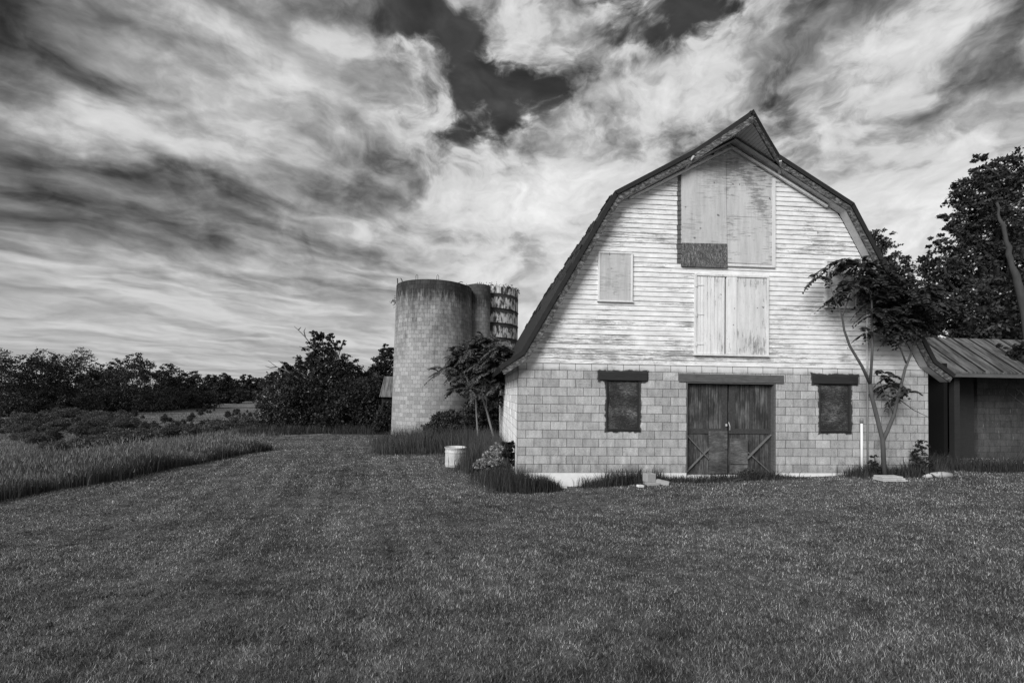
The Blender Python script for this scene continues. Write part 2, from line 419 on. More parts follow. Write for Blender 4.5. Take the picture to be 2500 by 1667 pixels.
def m_leaf(v, tr=.35, rough=.55):
    mt = bpy.data.materials.new('leaf'); mt.use_nodes = True; n = N(mt.node_tree)
    out = n.new('ShaderNodeOutputMaterial'); b = n.new('ShaderNodeBsdfPrincipled'); t = n.new('ShaderNodeBsdfTranslucent')
    mx = n.new('ShaderNodeMixShader'); mx.inputs[0].default_value = tr
    isl = island(n)
    g = n.noise(n.new('ShaderNodeTexCoord').outputs['Object'], .8, 3, .5)
    c = n.m('MULTIPLY', n.mix(isl, v*.5, v*1.6), n.mix(g, .6, 1.4))
    n.put(b.inputs['Base Color'], c); n.put(t.inputs[0], n.m('MULTIPLY', c, .9))
    b.inputs['Roughness'].default_value = rough; b.inputs['Specular IOR Level'].default_value = .35
    L = mt.node_tree.links
    L.new(b.outputs[0], mx.inputs[1]); L.new(t.outputs[0], mx.inputs[2]); L.new(mx.outputs[0], out.inputs[0])
    return mt
MLEAF = m_leaf(.05, .3); MLEAF.name = 'dark_leaf'
MLEAFS = m_leaf(.038, .3, .45); MLEAFS.name = 'sapling_leaf'
MBARKS = mat('smooth_bark', m_plain(.085, .5, 9, stretch=(1, 1, .25)), .85)
MLEAFD = m_leaf(.028, .25); MLEAFD.name = 'very_dark_leaf'
MLEAFM = m_leaf(.085, .3); MLEAFM.name = 'mid_leaf'
MLEAFB = m_leaf(.30, .3, .4); MLEAFB.name = 'pale_leaf'
MFLOWER = m_leaf(.75, .3); MFLOWER.name = 'white_blossom'
MTALL = m_leaf(.082, .35, .7); MTALL.name = 'tall_grass_blade'
MFIELD = m_leaf(.15, .3, .7); MFIELD.name = 'field_grass_blade'
MTALLH = m_leaf(.24, .35, .7); MTALLH.name = 'grass_seed_head'
MWEED = m_leaf(.05, .3, .7); MWEED.name = 'dark_weed_blade'

def lawn_tone(n, o):
    x, y, z = n.sep(o)
    # mown swaths curve from the foreground round the barn to the far end of the lawn
    sw = n.noise(n.mapv(n.mapv(o, (1, 1, 1), (0, 0, math.radians(-16))), (2.9, .16, 1)), 1, 6, .62, .4)
    pat = n.noise(n.mapv(o, (.35, .95, 1), (0, 0, 0)), 1, 5, .65, .8)
    sw = n.m('ADD', .5, n.m('MULTIPLY', n.m('SUBTRACT', sw, .5), n.mr(n.sep(o)[0], 2.5, -4.0, .15, .75)))
    sm = n.noise(o, 3.2, 5, .65)
    return n.m('ADD', n.m('ADD', n.m('MULTIPLY', sw, .45), n.m('MULTIPLY', pat, .32)), n.m('MULTIPLY', sm, .38))
def m_ground(n, o, b, tc):
    a = n.new('ShaderNodeAttribute'); a.attribute_name = 'lawn'
    t = lawn_tone(n, o)
    f = n.noise(n.mapv(o, (14, 9, 9)), 1, 6, .75)
    lawn = n.m('MULTIPLY', n.mr(t, .42, .74, .020, .18, False), n.mr(f, .3, .7, .45, 1.6, False))
    fl = n.noise(n.mapv(o, (.05, .16, 1)), 1, 7, .65); fs = n.noise(o, .9, 6, .7)
    field = n.m('MULTIPLY', n.mr(fl, .35, .65, .08, .22), n.mr(fs, .3, .7, .4, 1.6))
    straw = n.mr(n.noise(n.mapv(o, (.010, .05, 1)), 1, 3, .5), .60, .66)
    field = n.mix(n.m('MULTIPLY', straw, n.mr(n.sep(o)[1], 95, 120)), field, .26)
    return n.mix(a.outputs['Fac'], field, lawn), (f, .6, .03)
MGROUND = mat('grass_ground', m_ground, .95, .05)
def m_blade():
    mt = m_leaf(.1, .3, .6); n_ = mt.node_tree; mt.name = 'lawn_blade'
    n = N.__new__(N); n.t = n_
    b = [q for q in n_.nodes if q.type == 'BSDF_PRINCIPLED'][0]; t = [q for q in n_.nodes if q.type == 'BSDF_TRANSLUCENT'][0]
    o = n.new('ShaderNodeTexCoord').outputs['Object']
    c = n.m('MULTIPLY', n.mr(lawn_tone(n, o), .42, .74, .026, .235, False), n.mix(n.m('POWER', island(n), 3.2), .28, 5.2))
    n.put(b.inputs['Base Color'], c); n.put(t.inputs[0], c)
    return mt
MBLADE = m_blade()

# ------------------------------------------------------------------ mesh helpers
class MB:
    def __init__(s): s.v = []; s.f = []; s.uv = None
    def add(s, vs, fs):
        k = len(s.v); s.v += [tuple(map(float, q)) for q in vs]; s.f += [tuple(k+i for i in f) for f in fs]; return s
    def box(s, x0, x1, y0, y1, z0, z1):
        return s.add([(x0, y0, z0), (x1, y0, z0), (x1, y1, z0), (x0, y1, z0), (x0, y0, z1), (x1, y0, z1), (x1, y1, z1), (x0, y1, z1)],
                     [(0, 3, 2, 1), (4, 5, 6, 7), (0, 1, 5, 4), (1, 2, 6, 5), (2, 3, 7, 6), (3, 0, 4, 7)])
    def prism(s, poly, d):          # polygon (3d points) swept by vector d
        n = len(poly); d = np.asarray(d, float)
        a = [np.asarray(p, float) for p in poly]
        return s.add(a+[p+d for p in a], [tuple(range(n))[::-1], tuple(range(n, 2*n))]+[(i, (i+1) % n, n+(i+1) % n, n+i) for i in range(n)])
    def bar(s, a, b, w, h, up=(0, 0, 1)):    # rectangular bar from a to b
        a, b, up = (np.asarray(q, float) for q in (a, b, up))
        t = (b-a)/np.linalg.norm(b-a); sx = np.cross(t, up); sx /= np.linalg.norm(sx); sz = np.cross(sx, t)
        q = [a-sx*w/2-sz*h/2, a+sx*w/2-sz*h/2, a+sx*w/2+sz*h/2, a-sx*w/2+sz*h/2]
        return s.prism(q, b-a)
    def tube(s, pts, rad, n=8, cap=True):
        pts = [np.asarray(p, float) for p in pts]
        if not hasattr(rad, '__len__'): rad = [rad]*len(pts)
        k = len(s.v); ref = np.array([.31, .95, .05])
        for i, p in enumerate(pts):
            t = pts[min(i+1, len(pts)-1)]-pts[max(i-1, 0)]; t = t/(np.linalg.norm(t)+1e-9)
            r0 = ref if abs(t @ ref) < .9 else np.array([1., 0, 0])
            a = np.cross(t, r0); a /= np.linalg.norm(a); b = np.cross(t, a)
            for j in range(n):
                th = 2*math.pi*j/n
                s.v.append(tuple(p+rad[i]*(a*math.cos(th)+b*math.sin(th))))
        for i in range(len(pts)-1):
            for j in range(n):
                s.f.append((k+i*n+j, k+i*n+(j+1) % n, k+(i+1)*n+(j+1) % n, k+(i+1)*n+j))
        if cap:
            s.f.append(tuple(k+j for j in range(n))[::-1]); s.f.append(tuple(k+(len(pts)-1)*n+j for j in range(n)))
        return s
    def build(s, name, m, parent=None, smooth=False, bevel=0):
        me = bpy.data.meshes.new(name); me.from_pydata(s.v, [], s.f); me.update()
        o = bpy.data.objects.new(name, me); C.objects.link(o)
        if m: me.materials.append(m)
        if smooth: me.shade_smooth()
        if bevel:
            b = o.modifiers.new('bevel', 'BEVEL'); b.width = bevel; b.segments = 1; b.limit_method = 'ANGLE'
        if parent: o.parent = parent
        return o
def tag(o, label=None, cat=None, group=None, kind=None):
    for k, v in (('label', label), ('category', cat), ('group', group), ('kind', kind)):
        if v: o[k] = v
    return o
def empty(name, loc, label, cat, group=None):
    o = bpy.data.objects.new(name, None); C.objects.link(o); o.location = loc; o.empty_display_size = .3
    return tag(o, label, cat, group)
def npmesh(name, V, F, m, parent=None):          # V (n,3); F (m,k) of equal arity
    me = bpy.data.meshes.new(name); V = np.asarray(V, np.float32); F = np.asarray(F, np.int32)
    me.vertices.add(len(V)); me.vertices.foreach_set('co', V.ravel())
    k = F.shape[1]
    me.loops.add(F.size); me.loops.foreach_set('vertex_index', F.ravel())
    me.polygons.add(len(F)); me.polygons.foreach_set('loop_start', np.arange(0, F.size, k, dtype=np.int32))
    me.polygons.foreach_set('loop_total', np.full(len(F), k, np.int32))
    me.update(calc_edges=True); me.materials.append(m)
    o = bpy.data.objects.new(name, me); C.objects.link(o)
    if parent: o.parent = parent
    return o
def ss(t, a, b):
    t = np.clip((t-a)/(b-a), 0, 1); return t*t*(3-2*t)

# ------------------------------------------------------------------ terrain
def gz(x, y):
    x = np.asarray(x, float); y = np.asarray(y, float)
    near = np.interp(x, [-6, 1.2, 4, 6.5, 11, 16], [-.40, -.34, -.20, -.10, -.02, .0])
    behind = ss(y, 2, 12)*np.interp(x, [-4, 4, 11], [.16, .25, .1])
    camr = np.interp(y, [-14, -9, -3.5, -1, 0], [.62, .52, .10, 0, 0])
    z = near-behind+camr*np.interp(x, [-12, 0, 12], [.9, 1, .6])
    z = z-ss(-x, 4, 14)*.15*ss(y, -6, 8)
    z = z+.03*np.sin(x*.9+1)*np.sin(y*.7)+.015*np.sin(x*2.3)*np.cos(y*1.9+.4)
    drop = ss(-x, 12.0, 40)*3.0*ss(y, -25, 10)+ss(y, 26, 80)*np.interp(x, [-30, 0, 40], [1.3, 1.0, .4])
    far = ss(y, 130, 420)*3.2
    return z-drop*(1-.15*ss(y, 150, 300))+far-ss(y, 60, 140)*.3*ss(-x, 0, 60)
def ground_at(px, py, zmin=2, zmax=400):
    d = ray(px, py); t = zmin
    while t < zmax:
        p = CAM+d*t
        if p[2] < gz(p[0], p[1]): return p
        t *= 1.004
    return CAM+d*zmax
EDGE_X = [-11.2, -11.0, -10.7, -10.2, -9.7]      # left border of the lawn, at these y
EDGE_Y = [-14, -4, 0, 4, 8.3]
def lawn_mask(x, y):
    ex = np.interp(y, EDGE_Y, EDGE_X)
    ex = np.where(y > 8.3, -9.7-(y-8.3)*1.6, ex)+.12*np.sin(y*2.1)+.08*np.sin(y*5.3)
    far = 15.6+.25*np.sin(x*1.7)+np.interp(x, [-20, -9, 0], [-1.0, -.2, 1.5])
    return ss(x-ex, -.1, .1)*(1-ss(y-far, -.2, .2))
def build_ground():
    def axis(neg, pos, n, k):
        t = np.linspace(-1, 1, n); a = np.sinh(t*k)/math.sinh(k)
        return np.where(a < 0, -a*neg, a*pos)
    xs = axis(-1600, 1600, 321, 6.2); ys = axis(-60, 3200, 321, 6.2)+0.0
    ys = np.concatenate([np.linspace(-60, -16, 12), np.linspace(-15, 30, 130), 30+np.geomspace(.4, 3200, 110)])
    X, Y = np.meshgrid(xs, ys); Z = gz(X, Y)
    V = np.stack([X.ravel(), Y.ravel(), Z.ravel()], 1)
    nx, ny = len(xs), len(ys)
    i = np.arange((ny-1)*(nx-1)); r, c = i//(nx-1), i % (nx-1)
    a = r*nx+c
    o = npmesh('ground', V, np.stack([a, a+1, a+nx+1, a+nx], 1), MGROUND)
    o.data.shade_smooth()
    at = o.data.attributes.new('lawn', 'FLOAT', 'POINT'); at.data.foreach_set('value', lawn_mask(X, Y).ravel().astype(np.float32))
    tag(o, kind='structure')
build_ground()

def blades(x, y, h, w, lean=.4, base=None, seg=1):
    n = len(x); z = gz(x, y) if base is None else base
    a = R.uniform(0, 2*math.pi, n); l = R.uniform(0, lean, n)*h; la = R.uniform(0, 2*math.pi, n)
    wx, wy = np.cos(a)*w/2, np.sin(a)*w/2
    lx, ly = np.cos(la)*l, np.sin(la)*l
    if seg == 1:
        V = np.stack([np.stack([x-wx, y-wy, z-.01], 1), np.stack([x+wx, y+wy, z-.01], 1), np.stack([x+lx, y+ly, z+h], 1)], 1)
        return V.reshape(-1, 3), np.arange(3*n).reshape(-1, 3)
    V = np.stack([np.stack([x-wx, y-wy, z-.02], 1), np.stack([x+wx, y+wy, z-.02], 1),
                  np.stack([x-wx*.7+lx*.3, y-wy*.7+ly*.3, z+h*.6], 1), np.stack([x+wx*.7+lx*.3, y+wy*.7+ly*.3, z+h*.6], 1),
                  np.stack([x+lx, y+ly, z+h*.98], 1)], 1)
    k = np.arange(n)[:, None]*5
    F = np.concatenate([k+np.array([[0, 1, 3]]), k+np.array([[0, 3, 2]]), k+np.array([[2, 3, 4]])])
    return V.reshape(-1, 3), F
def build_lawn():
    N0 = 720000
    Z = np.exp(R.uniform(math.log(1.7), math.log(27), N0))
    u = R.uniform(-1.3, 1.3, N0)
    x = CAM[0]+CF[0]*Z+CR[0]*u*Z; y = CAM[1]+CF[1]*Z+CR[1]*u*Z
    ok = (lawn_mask(x, y) > .5) & ~((x > -.1) & (x < 11) & (y > -.03) & (y < 12.5))
    x, y, Z = x[ok], y[ok], Z[ok]
    h = R.uniform(.012, .034, len(x))*(1+.25*np.sin(x*1.1)*np.sin(y*1.3))*np.clip(Z/9, 1, 1.25)
    w = .0042*np.clip(Z/2.6, 1, 7)*R.uniform(.6, 1.5, len(x))
    V, F = blades(x, y, h, w, 1.15)
    tag(npmesh('lawn_grass', V, F, MBLADE), 'short mown grass covering the lawn in front of the barn', 'grass', kind='stuff')
build_lawn()
def build_rosettes():      # clover, plantain and dead clippings scattered in the turf
    n = 900; Z = np.exp(R.uniform(math.log(2), math.log(16), n)); u = R.uniform(-1.25, 1.25, n)
    x = CAM[0]+CF[0]*Z+CR[0]*u*Z; y = CAM[1]+CF[1]*Z+CR[1]*u*Z
    ok = (lawn_mask(x, y) > .5) & ~((x > -.3) & (x < 11.2) & (y > -.5)); x, y = x[ok], y[ok]
    r = R.uniform(.03, .11, len(x)); k = 16
    X = np.repeat(x, k)+R.normal(size=len(x)*k)*np.repeat(r, k)*.7; Y = np.repeat(y, k)+R.normal(size=len(x)*k)*np.repeat(r, k)*.7
    V, F = blades(X, Y, R.uniform(.02, .05, len(X)), R.uniform(.012, .024, len(X)), 1.6)
    tag(npmesh('turf_weeds', V, F, MLEAFM), 'broad leaved weeds scattered through the mown lawn', 'turf weeds', kind='stuff')
build_rosettes()

def build_tall():
    # uncut strip along the left border of the lawn
    n = 90000
    y = R.uniform(-9.5, 8.6, n); ex = np.interp(y, EDGE_Y, EDGE_X)
    x = ex-np.abs(R.normal(0, 1, n))*2.4+.1
    x = np.where(x < ex-6.5, ex-R.uniform(0, 6.5, n), x)
    x = x+np.where(R.uniform(0, 1, n) < .06, R.uniform(0, .45, n), 0)
    clump = .75+.35*np.sin(x*1.9+np.sin(y*1.3)*2)*np.sin(y*1.5+.7)
    h = R.uniform(.30, .78, n)*clump*R.uniform(.6, 1.15, n)
    V, F = blades(x, y, h, R.uniform(.006, .016, n), .5, seg=2)
    o = npmesh('tall_grass', V, F, MTALL)
    tag(o, 'strip of uncut tall grass along the left edge of the lawn', 'tall grass', kind='stuff')
    m = 26000; k = R.integers(0, n, m)
    hx, hy = x[k]+R.normal(0, .03, m), y[k]+R.normal(0, .03, m)
    hh = h[k]*R.uniform(.95, 1.25, m)
    V, F = blades(hx, hy, R.uniform(.06, .13, m), np.full(m, .018), .5, base=gz(hx, hy)+hh-.05)
    npmesh('seed_heads', V, F, MTALLH, o)
    # rough grass of the field beyond
    n = 110000
    Z = np.exp(R.uniform(math.log(12), math.log(130), n)); u = R.uniform(-1.35, -.2, n)
    x = CAM[0]+CF[0]*Z+CR[0]*u*Z; y = CAM[1]+CF[1]*Z+CR[1]*u*Z
    ok = (lawn_mask(x, y) < .3) & (x < -12)
    x, y, Z = x[ok], y[ok], Z[ok]
    cl = .5+.5*np.sin(x*.5+np.sin(y*.3)*2)*np.sin(y*.37)
    V, F = blades(x, y, R.uniform(.08, .30, len(x))*(.5+cl), .03*np.clip(Z/15, 1, 7), .6)
    tag(npmesh('field_grass', V, F, MFIELD), 'rough grass over the scrubby field left of the lawn', 'field grass', kind='stuff')
build_tall()

def weed_patch(name, label, pts, n, hmax, m=MWEED, w=.012, spread=.3, lean=.45):
    pts = np.array(pts, float); k = R.integers(0, len(pts), n)
    x = pts[k, 0]+R.normal(0, 1, n)*pts[k, 2]; y = pts[k, 1]+R.normal(0, 1, n)*pts[k, 3]
    ok = ~((x > -.02) & (x < 10.9) & (y > -.03))
    x, y, k = x[ok], y[ok], k[ok]
    V, F = blades(x, y, (.25+.95*R.uniform(0, 1, len(x))**2.2)*hmax*pts[k, 4]*1.15, w*R.uniform(.5, 1.6, len(x)), lean, seg=2)
    return tag(npmesh(name, V, F, m), label, 'weeds', kind='stuff')
def gp(px, py): q = ground_at(px, py); return q[0], q[1]
wl = []
for px, py, sx, sy, hh in [(1235, 1190, .22, .25, 1.0), (1215, 1175, .25, .3, .9), (1262, 1196, .12, .12, 1.0), (1285, 1200, .10, .08, .85), (1330, 1197, .12, .07, .65), (1318, 1192, .10, .07, .6), (1350, 1194, .08, .05, .4),
                           (1200, 1160, .25, .4, .8)]:
    a, b_ = gp(px, py); wl.append((a, b_-.05, sx, sy, hh))
weed_patch('corner_weeds', 'dark grass clump growing round the left corner of the barn', wl, 7000, .48)
wl = []
for px, hh in [(1440, .6), (1465, .7), (1490, .9), (1515, 1), (1535, .8), (1560, .9), (1600, .8), (1625, .4), (1660, .35)]:
    q = P(px, 1165, -.12); wl.append((q[0], -.13, .13, .07, hh))
weed_patch('wall_weeds', 'tall grass and weeds against the front wall left of the double door', wl, 3000, .40)
wl = [(P(px, 1165, -.2)[0], -.22, .25, .10, hh) for px, hh in [(1650, .5), (1700, .7), (1740, .9), (1790, .8), (1830, 1.0), (1850, .9), (1880, .6), (1930, .3)]]
weed_patch('threshold_weeds', 'low weeds growing along the foot of the double door', wl, 3500, .24, lean=.9)
wl = [(P(px, 1150, -.2)[0], -.15+yy, .3, .15, hh) for px, yy, hh in [(2110, 0, .6), (2135, 0, .8), (2170, .0, .5), (2230, 0, .7), (2255, 0, 1), (2300, .9, 1.1), (2340, 1.0, 1.1), (2390, .9, .9), (2440, .6, .8), (2500, .5, .8), (2560, .5, .8)]]
weed_patch('shed_weeds', 'dark weeds under the shed and at the right corner of the barn', wl, 8000, .42)
wl = []
for _ in range(60):
    px = rnd.uniform(940, 1240); t = rnd.uniform(0, 1)
    d = D(px, 1000, (17.0 if px < 1145 else 15.0)+t*6)
    wl.append((d[0], d[1], .4, .4, rnd.uniform(.5, 1.0)*(1.0 if px > 1010 else .7)))
weed_patch('silo_weeds', 'unmown weeds and tall grass round the foot of the silos', wl, 30000, .95, MTALL, .016)
wl = []
for _ in range(40):
    d = D(rnd.uniform(1150, 1262), 1000, rnd.uniform(12.3, 16.5))
    if d[0] < -.3: wl.append((d[0], d[1], .25, .3, rnd.uniform(.5, 1.0)))
weed_patch('side_weeds', 'tall weeds along the whitewashed left side wall of the barn', wl, 12000, .85, MTALL, .013)
wl = []
for px in range(600, 960, 12):
    q = D(px, 1000, 26.6+rnd.uniform(-.3, .8)); wl.append((q[0], q[1], .4, .4, rnd.uniform(.6, 1)))
weed_patch('hedge_foot_weeds', 'rough grass along the far end of the lawn below the bushes', wl, 9000, .55, MWEED, .02)

# ------------------------------------------------------------------ barn
BL = 12.4                                  # length front to back
W = 10.87
RY = -.28                                  # rake plane
barn = empty('barn', (W/2, 0, 0), 'white gambrel roofed barn with clapboard gable over a concrete block ground floor', 'barn')
BI = Matrix.Translation((-W/2, 0, 0))
def bp(mb, name, m, parent=None, **k):     # part of the barn (mesh in world coordinates)
    o = mb.build(name, m, None, **k)
    o.parent = parent or barn
    o.matrix_parent_inverse = (parent.matrix_world if parent else Matrix.Translation((W/2, 0, 0))).inverted() if not parent else Matrix.Identity(4)
    return o
def wall_holes(mb, x0, x1, z0, z1, holes, y0, y1):
    xs = sorted({x0, x1, *[h[0] for h in holes], *[h[1] for h in holes]}); zs = sorted({z0, z1, *[h[2] for h in holes], *[h[3] for h in holes]})
    xs = [x for x in xs if x0 <= x <= x1]; zs = [z for z in zs if z0 <= z <= z1]
    solid = {}
    for i in range(len(xs)-1):
        for j in range(len(zs)-1):
            cx, cz = (xs[i]+xs[i+1])/2, (zs[j]+zs[j+1])/2
            solid[i, j] = not any(h[0] < cx < h[1] and h[2] < cz < h[3] for h in holes)
    for (i, j), sld in solid.items():
        if not sld: continue
        a, b, c, d = xs[i], xs[i+1], zs[j], zs[j+1]
        mb.add([(a, y0, c), (b, y0, c), (b, y0, d), (a, y0, d)], [(0, 1, 2, 3)])
        mb.add([(a, y1, c), (b, y1, c), (b, y1, d), (a, y1, d)], [(3, 2, 1, 0)])
        for di, dj, q in ((-1, 0, [(a, c), (a, d)]), (1, 0, [(b, d), (b, c)]), (0, -1, [(b, c), (a, c)]), (0, 1, [(a, d), (b, d)])):
            if not solid.get((i+di, j+dj), False):
                (p, r), (s_, t) = q
                mb.add([(p, y0, r), (s_, y0, t), (s_, y1, t), (p, y1, r)], [(0, 1, 2, 3)])
TOPZ = P(1266, 884, 0)[2]
holes = [WIN_L, (DOOR[0], DOOR[1], -1, DOOR[3]), WIN_R]
mb = MB(); wall_holes(mb, 0, W, 0, TOPZ, [(h[0], h[1], max(h[2], -.0), h[3]) for h in holes], 0, .22)
bp(mb, 'front_wall', MBLK)
mb = MB(); mb.box(-.012, DOOR[0], -.014, .24, -.9, -.002); mb.box(DOOR[1], W+.01, -.014, .24, -.9, -.002)
mb.box(DOOR[0]+.002, DOOR[1]-.002, .0, .24, -.9, -.07)
bp(mb, 'foundation', MFOUND)
# side wall with a row of tall narrow openings (built along y, x is the thickness)
mb = MB(); sl = []
for k in range(9):
    y = 1.42+k*.98; sl.append((y, y+.30, .2104*5, .2104*10.9))
tmp = MB(); wall_holes(tmp, .222, BL, -.9, TOPZ, sl, 0, .2)
mb.add([(v[1], v[0], v[2]) for v in tmp.v], [f[::-1] for f in tmp.f])
bp(mb, 'side_wall', MSIDE)
mb = MB(); mb.box(W-.2, W, .222, BL, -.9, TOPZ)
bp(mb, 'side_wall', MBLK)
for (y, y2, z0, z1) in sl:
    mb = MB(); mb.box(.10, .13, y+.001, y2-.001, z0+.001, z1-.001)
    bp(mb, 'side_window', MDARK)

# gambrel profile at the rake, symmetric about the ridge; from the photograph
def pr(px, py): q = P(px, py, RY); return np.array([q[0], q[2]])
pe, pf, pb, pk = pr(1214, 884), pr(1272, 857), pr(1494.5, 469.5), pr(1796, 311)
qb, qe = pr(2078.5, 492.4), pr(2328, 921)
CX = W/2
print('profile', pe, pf, pb, pk, qb, qe)
pk[0] = (pk[0]+CX)/2 if abs(pk[0]-CX) < .3 else pk[0]
CXR = pk[0]
bx = ((CXR-pb[0])+(qb[0]-CXR))/2; bz = (pb[1]+qb[1])/2
ex_ = ((CXR-pe[0])+(qe[0]-CXR))/2; ez = (pe[1]+qe[1])/2
fx = CXR-pf[0]; fz = pf[1]
PROF = [np.array(q) for q in [(CXR-ex_, ez), (CXR-fx, fz), (CXR-bx, bz), (CXR, pk[1]), (CXR+bx, bz), (CXR+fx, fz), (CXR+ex_, ez)]]
print('PROF', [tuple(round(float(v),2) for v in q) for q in PROF], 'WP')
def off(d):                                # profile moved inwards by d
    out = []
    for i, p in enumerate(PROF):
        ns = []
        for a, b in ((i-1, i), (i, i+1)):
            if a >= 0 and b < len(PROF):
                t = PROF[b]-PROF[a]; t /= np.linalg.norm(t); ns.append(np.array([t[1], -t[0]]))
        n_ = sum(ns); n_ /= np.linalg.norm(n_); out.append(p+n_*d/max(.3, n_ @ ns[0]))
    return out
def strip(mb, d0, d1, y0, y1, segs=range(6)):
    A, B = off(d0), off(d1)
    for i in segs:
        mb.prism([(A[i][0], y0, A[i][1]), (A[i+1][0], y0, A[i+1][1]), (B[i+1][0], y0, B[i+1][1]), (B[i][0], y0, B[i][1])], (0, y1-y0, 0))
# gable siding: real lapped boards
WP = off(.24)
def gab(z):                                # left and right limits of the gable at height z
    L = None
    for a, b in ((1, 2), (2, 3)):
        if WP[a][1] <= z <= WP[b][1]: t = (z-WP[a][1])/(WP[b][1]-WP[a][1]); L = WP[a][0]+t*(WP[b][0]-WP[a][0])
    if L is None: L = -.02 if z < WP[1][1] else CXR
    L = max(L, -.03)
    return L, 2*CXR-L if L > 0.0 else W+.03
mb = MB(); e = .1233; z = TOPZ
while z < WP[3][1]-.02:
    z1 = min(z+e, WP[3][1]-.001)
    a0, b0 = gab(z); a1, b1 = gab(z1)
    cuts = [0.0]+sorted(rnd.uniform(.08, .92) for _ in range(rnd.choice([1, 1, 2, 2])))+[1.0]
    for c0, c1 in zip(cuts[:-1], cuts[1:]):
        xa, xb = a0+(b0-a0)*c0, a0+(b0-a0)*c1
        xc, xd = min(max(xa, a1), b1), min(max(xb, a1), b1)
        if c0 > 0: xa += .0015; xc = xa
        if c1 < 1: xb -= .0015; xd = xb
        if c0 == 0 and a1 > xb: continue
        j = rnd.uniform(-.0015, .0015); dz = rnd.uniform(-.002, .002)
        yb, yt = -.019+j, -.004
        mb.add([(xa, yb, z+dz), (xb, yb, z+dz), (xd, yt, z1+.004), (xc, yt, z1+.004), (xa, .01, z+dz), (xb, .01, z+dz)],
               [(0, 1, 2, 3), (4, 5, 1, 0), (0, 3, 4), (1, 5, 2)])
    z = z1
siding = bp(mb, 'gable_siding', MSID)
mb = MB()
poly = [(-.02, TOPZ)]+[tuple(WP[i]) for i in (1, 2, 3, 4, 5)]+[(W+.02, TOPZ)]
mb.prism([(p[0], .012, p[1]) for p in poly], (0, .1, 0))
bp(mb, 'gable_backing', MDARKW); mb = MB()
mb.prism([(p[0], BL-.1, p[1]) for p in poly], (0, .1, 0))
bp(mb, 'rear_gable', MSID)
mb = MB(); mb.box(0, W, BL-.21, BL-.12, -.9, TOPZ+.02)
bp(mb, 'rear_wall', MBLK)

# roof slabs
ridge = np.array([CXR, 0, pk[1]])
HL, HR = P(1685, 370, RY), P(1894, 375, RY)
def upz(x): # height of upper slope at x
    return pk[1]-(abs(x-CXR))*(pk[1]-bz)/bx
hx = ((CXR-HL[0])+(HR[0]-CXR))/2
# forward reach of the hood tip along the ridge line
best = None
for k in range(200):
    yy = RY-k*.01; q = pix((CXR, yy, pk[1]))
    dd = abs(q[0]-1833)+abs(q[1]-268)
    if best is None or dd < best[0]: best = (dd, yy, q)
TIPY = best[1]; print('tip', best, 'hx', hx)
RB = BL+.3
nL = np.array([-(pk[1]-bz), 0, bx]); nL /= np.linalg.norm(nL); nR = nL*np.array([-1, 1, 1])
T = .105
roof = MB()
strip(roof, 0, T, RY-.03, RB, [0, 1, 4, 5])
for sgn, nn in ((-1, nL), (1, nR)):
    q = [(CXR+sgn*bx, RY-.03, bz), (CXR+sgn*hx, RY-.03, upz(CXR+hx)), (CXR+sgn*.55*hx, RY-.03+(TIPY-RY)*.42, upz(CXR+.55*hx)), (CXR, TIPY, pk[1]+.02), (CXR, RB, pk[1]), (CXR+sgn*bx, RB, bz)]
    roof.prism(q if sgn > 0 else q[::-1], -nn*T)
# curled shingles standing up a little along the left break and slope
for k in range(120):
    y = RY+rnd.uniform(0, BL); t = rnd.random()**2*.5
    p = PROF[2]+(PROF[1]-PROF[2])*t
    roof.bar((p[0]+.03, y, p[1]-.02), (p[0]-.008-rnd.uniform(.0, .03), y+rnd.uniform(-.05, .05), p[1]+rnd.uniform(.0, .022)), rnd.uniform(.08, .3), .02, (0, 1, .1))
rf = bp(roof, 'roof', MROOF)
mb = MB(); mb.bar((CXR, TIPY+.05, pk[1]), (CXR, RB, pk[1]), .10, .03)
mb.build('ridge_cap', MEDGE, rf)
# rake boards and soffit
for sg in ([0, 1], [4, 5]):
    mb = MB(); strip(mb, T+.004, .25, RY, RY+.03, sg); bp(mb, 'rake_board', MFASC)
A, B = off(T+.004), off(.25)
def lerpx(i, x, L):   # point on offset polyline seg i at x
    a, b = L[i], L[i+1]; t = (x-a[0])/(b[0]-a[0]); return np.array([x, a[1]+(b[1]-a[1])*t])
for i, xh in ((2, CXR-hx), (3, CXR+hx)):
    a0 = A[2] if i == 2 else A[4]; b0 = B[2] if i == 2 else B[4]
    a1, b1 = lerpx(i, xh, A), lerpx(i, xh, B)
    mb = MB(); mb.prism([(a0[0], RY, a0[1]), (a1[0], RY, a1[1]), (b1[0], RY, b1[1]), (b0[0], RY, b0[1])], (0, .03, 0)); bp(mb, 'rake_board', MFASC)
mb = MB(); strip(mb, .225, .238, RY+.032, -.03, [0, 1, 2, 3, 4, 5])
bp(mb, 'soffit', MSOFW)
# molding below the soffit, against the gable
mb = MB(); Cc = off(.30)
m0 = P(1537, 484, -.07); m1 = P(2019, 504, -.07)
pkz = P(1781, 360, -.07)
for q in (m0, m1):
    mb = MB(); mb.bar((q[0], -.075, q[2]), (CXR, -.075, pkz[2]), .06, .055, (0, 0, 1)); bp(mb, 'gable_molding', MTRIM, bevel=.006)
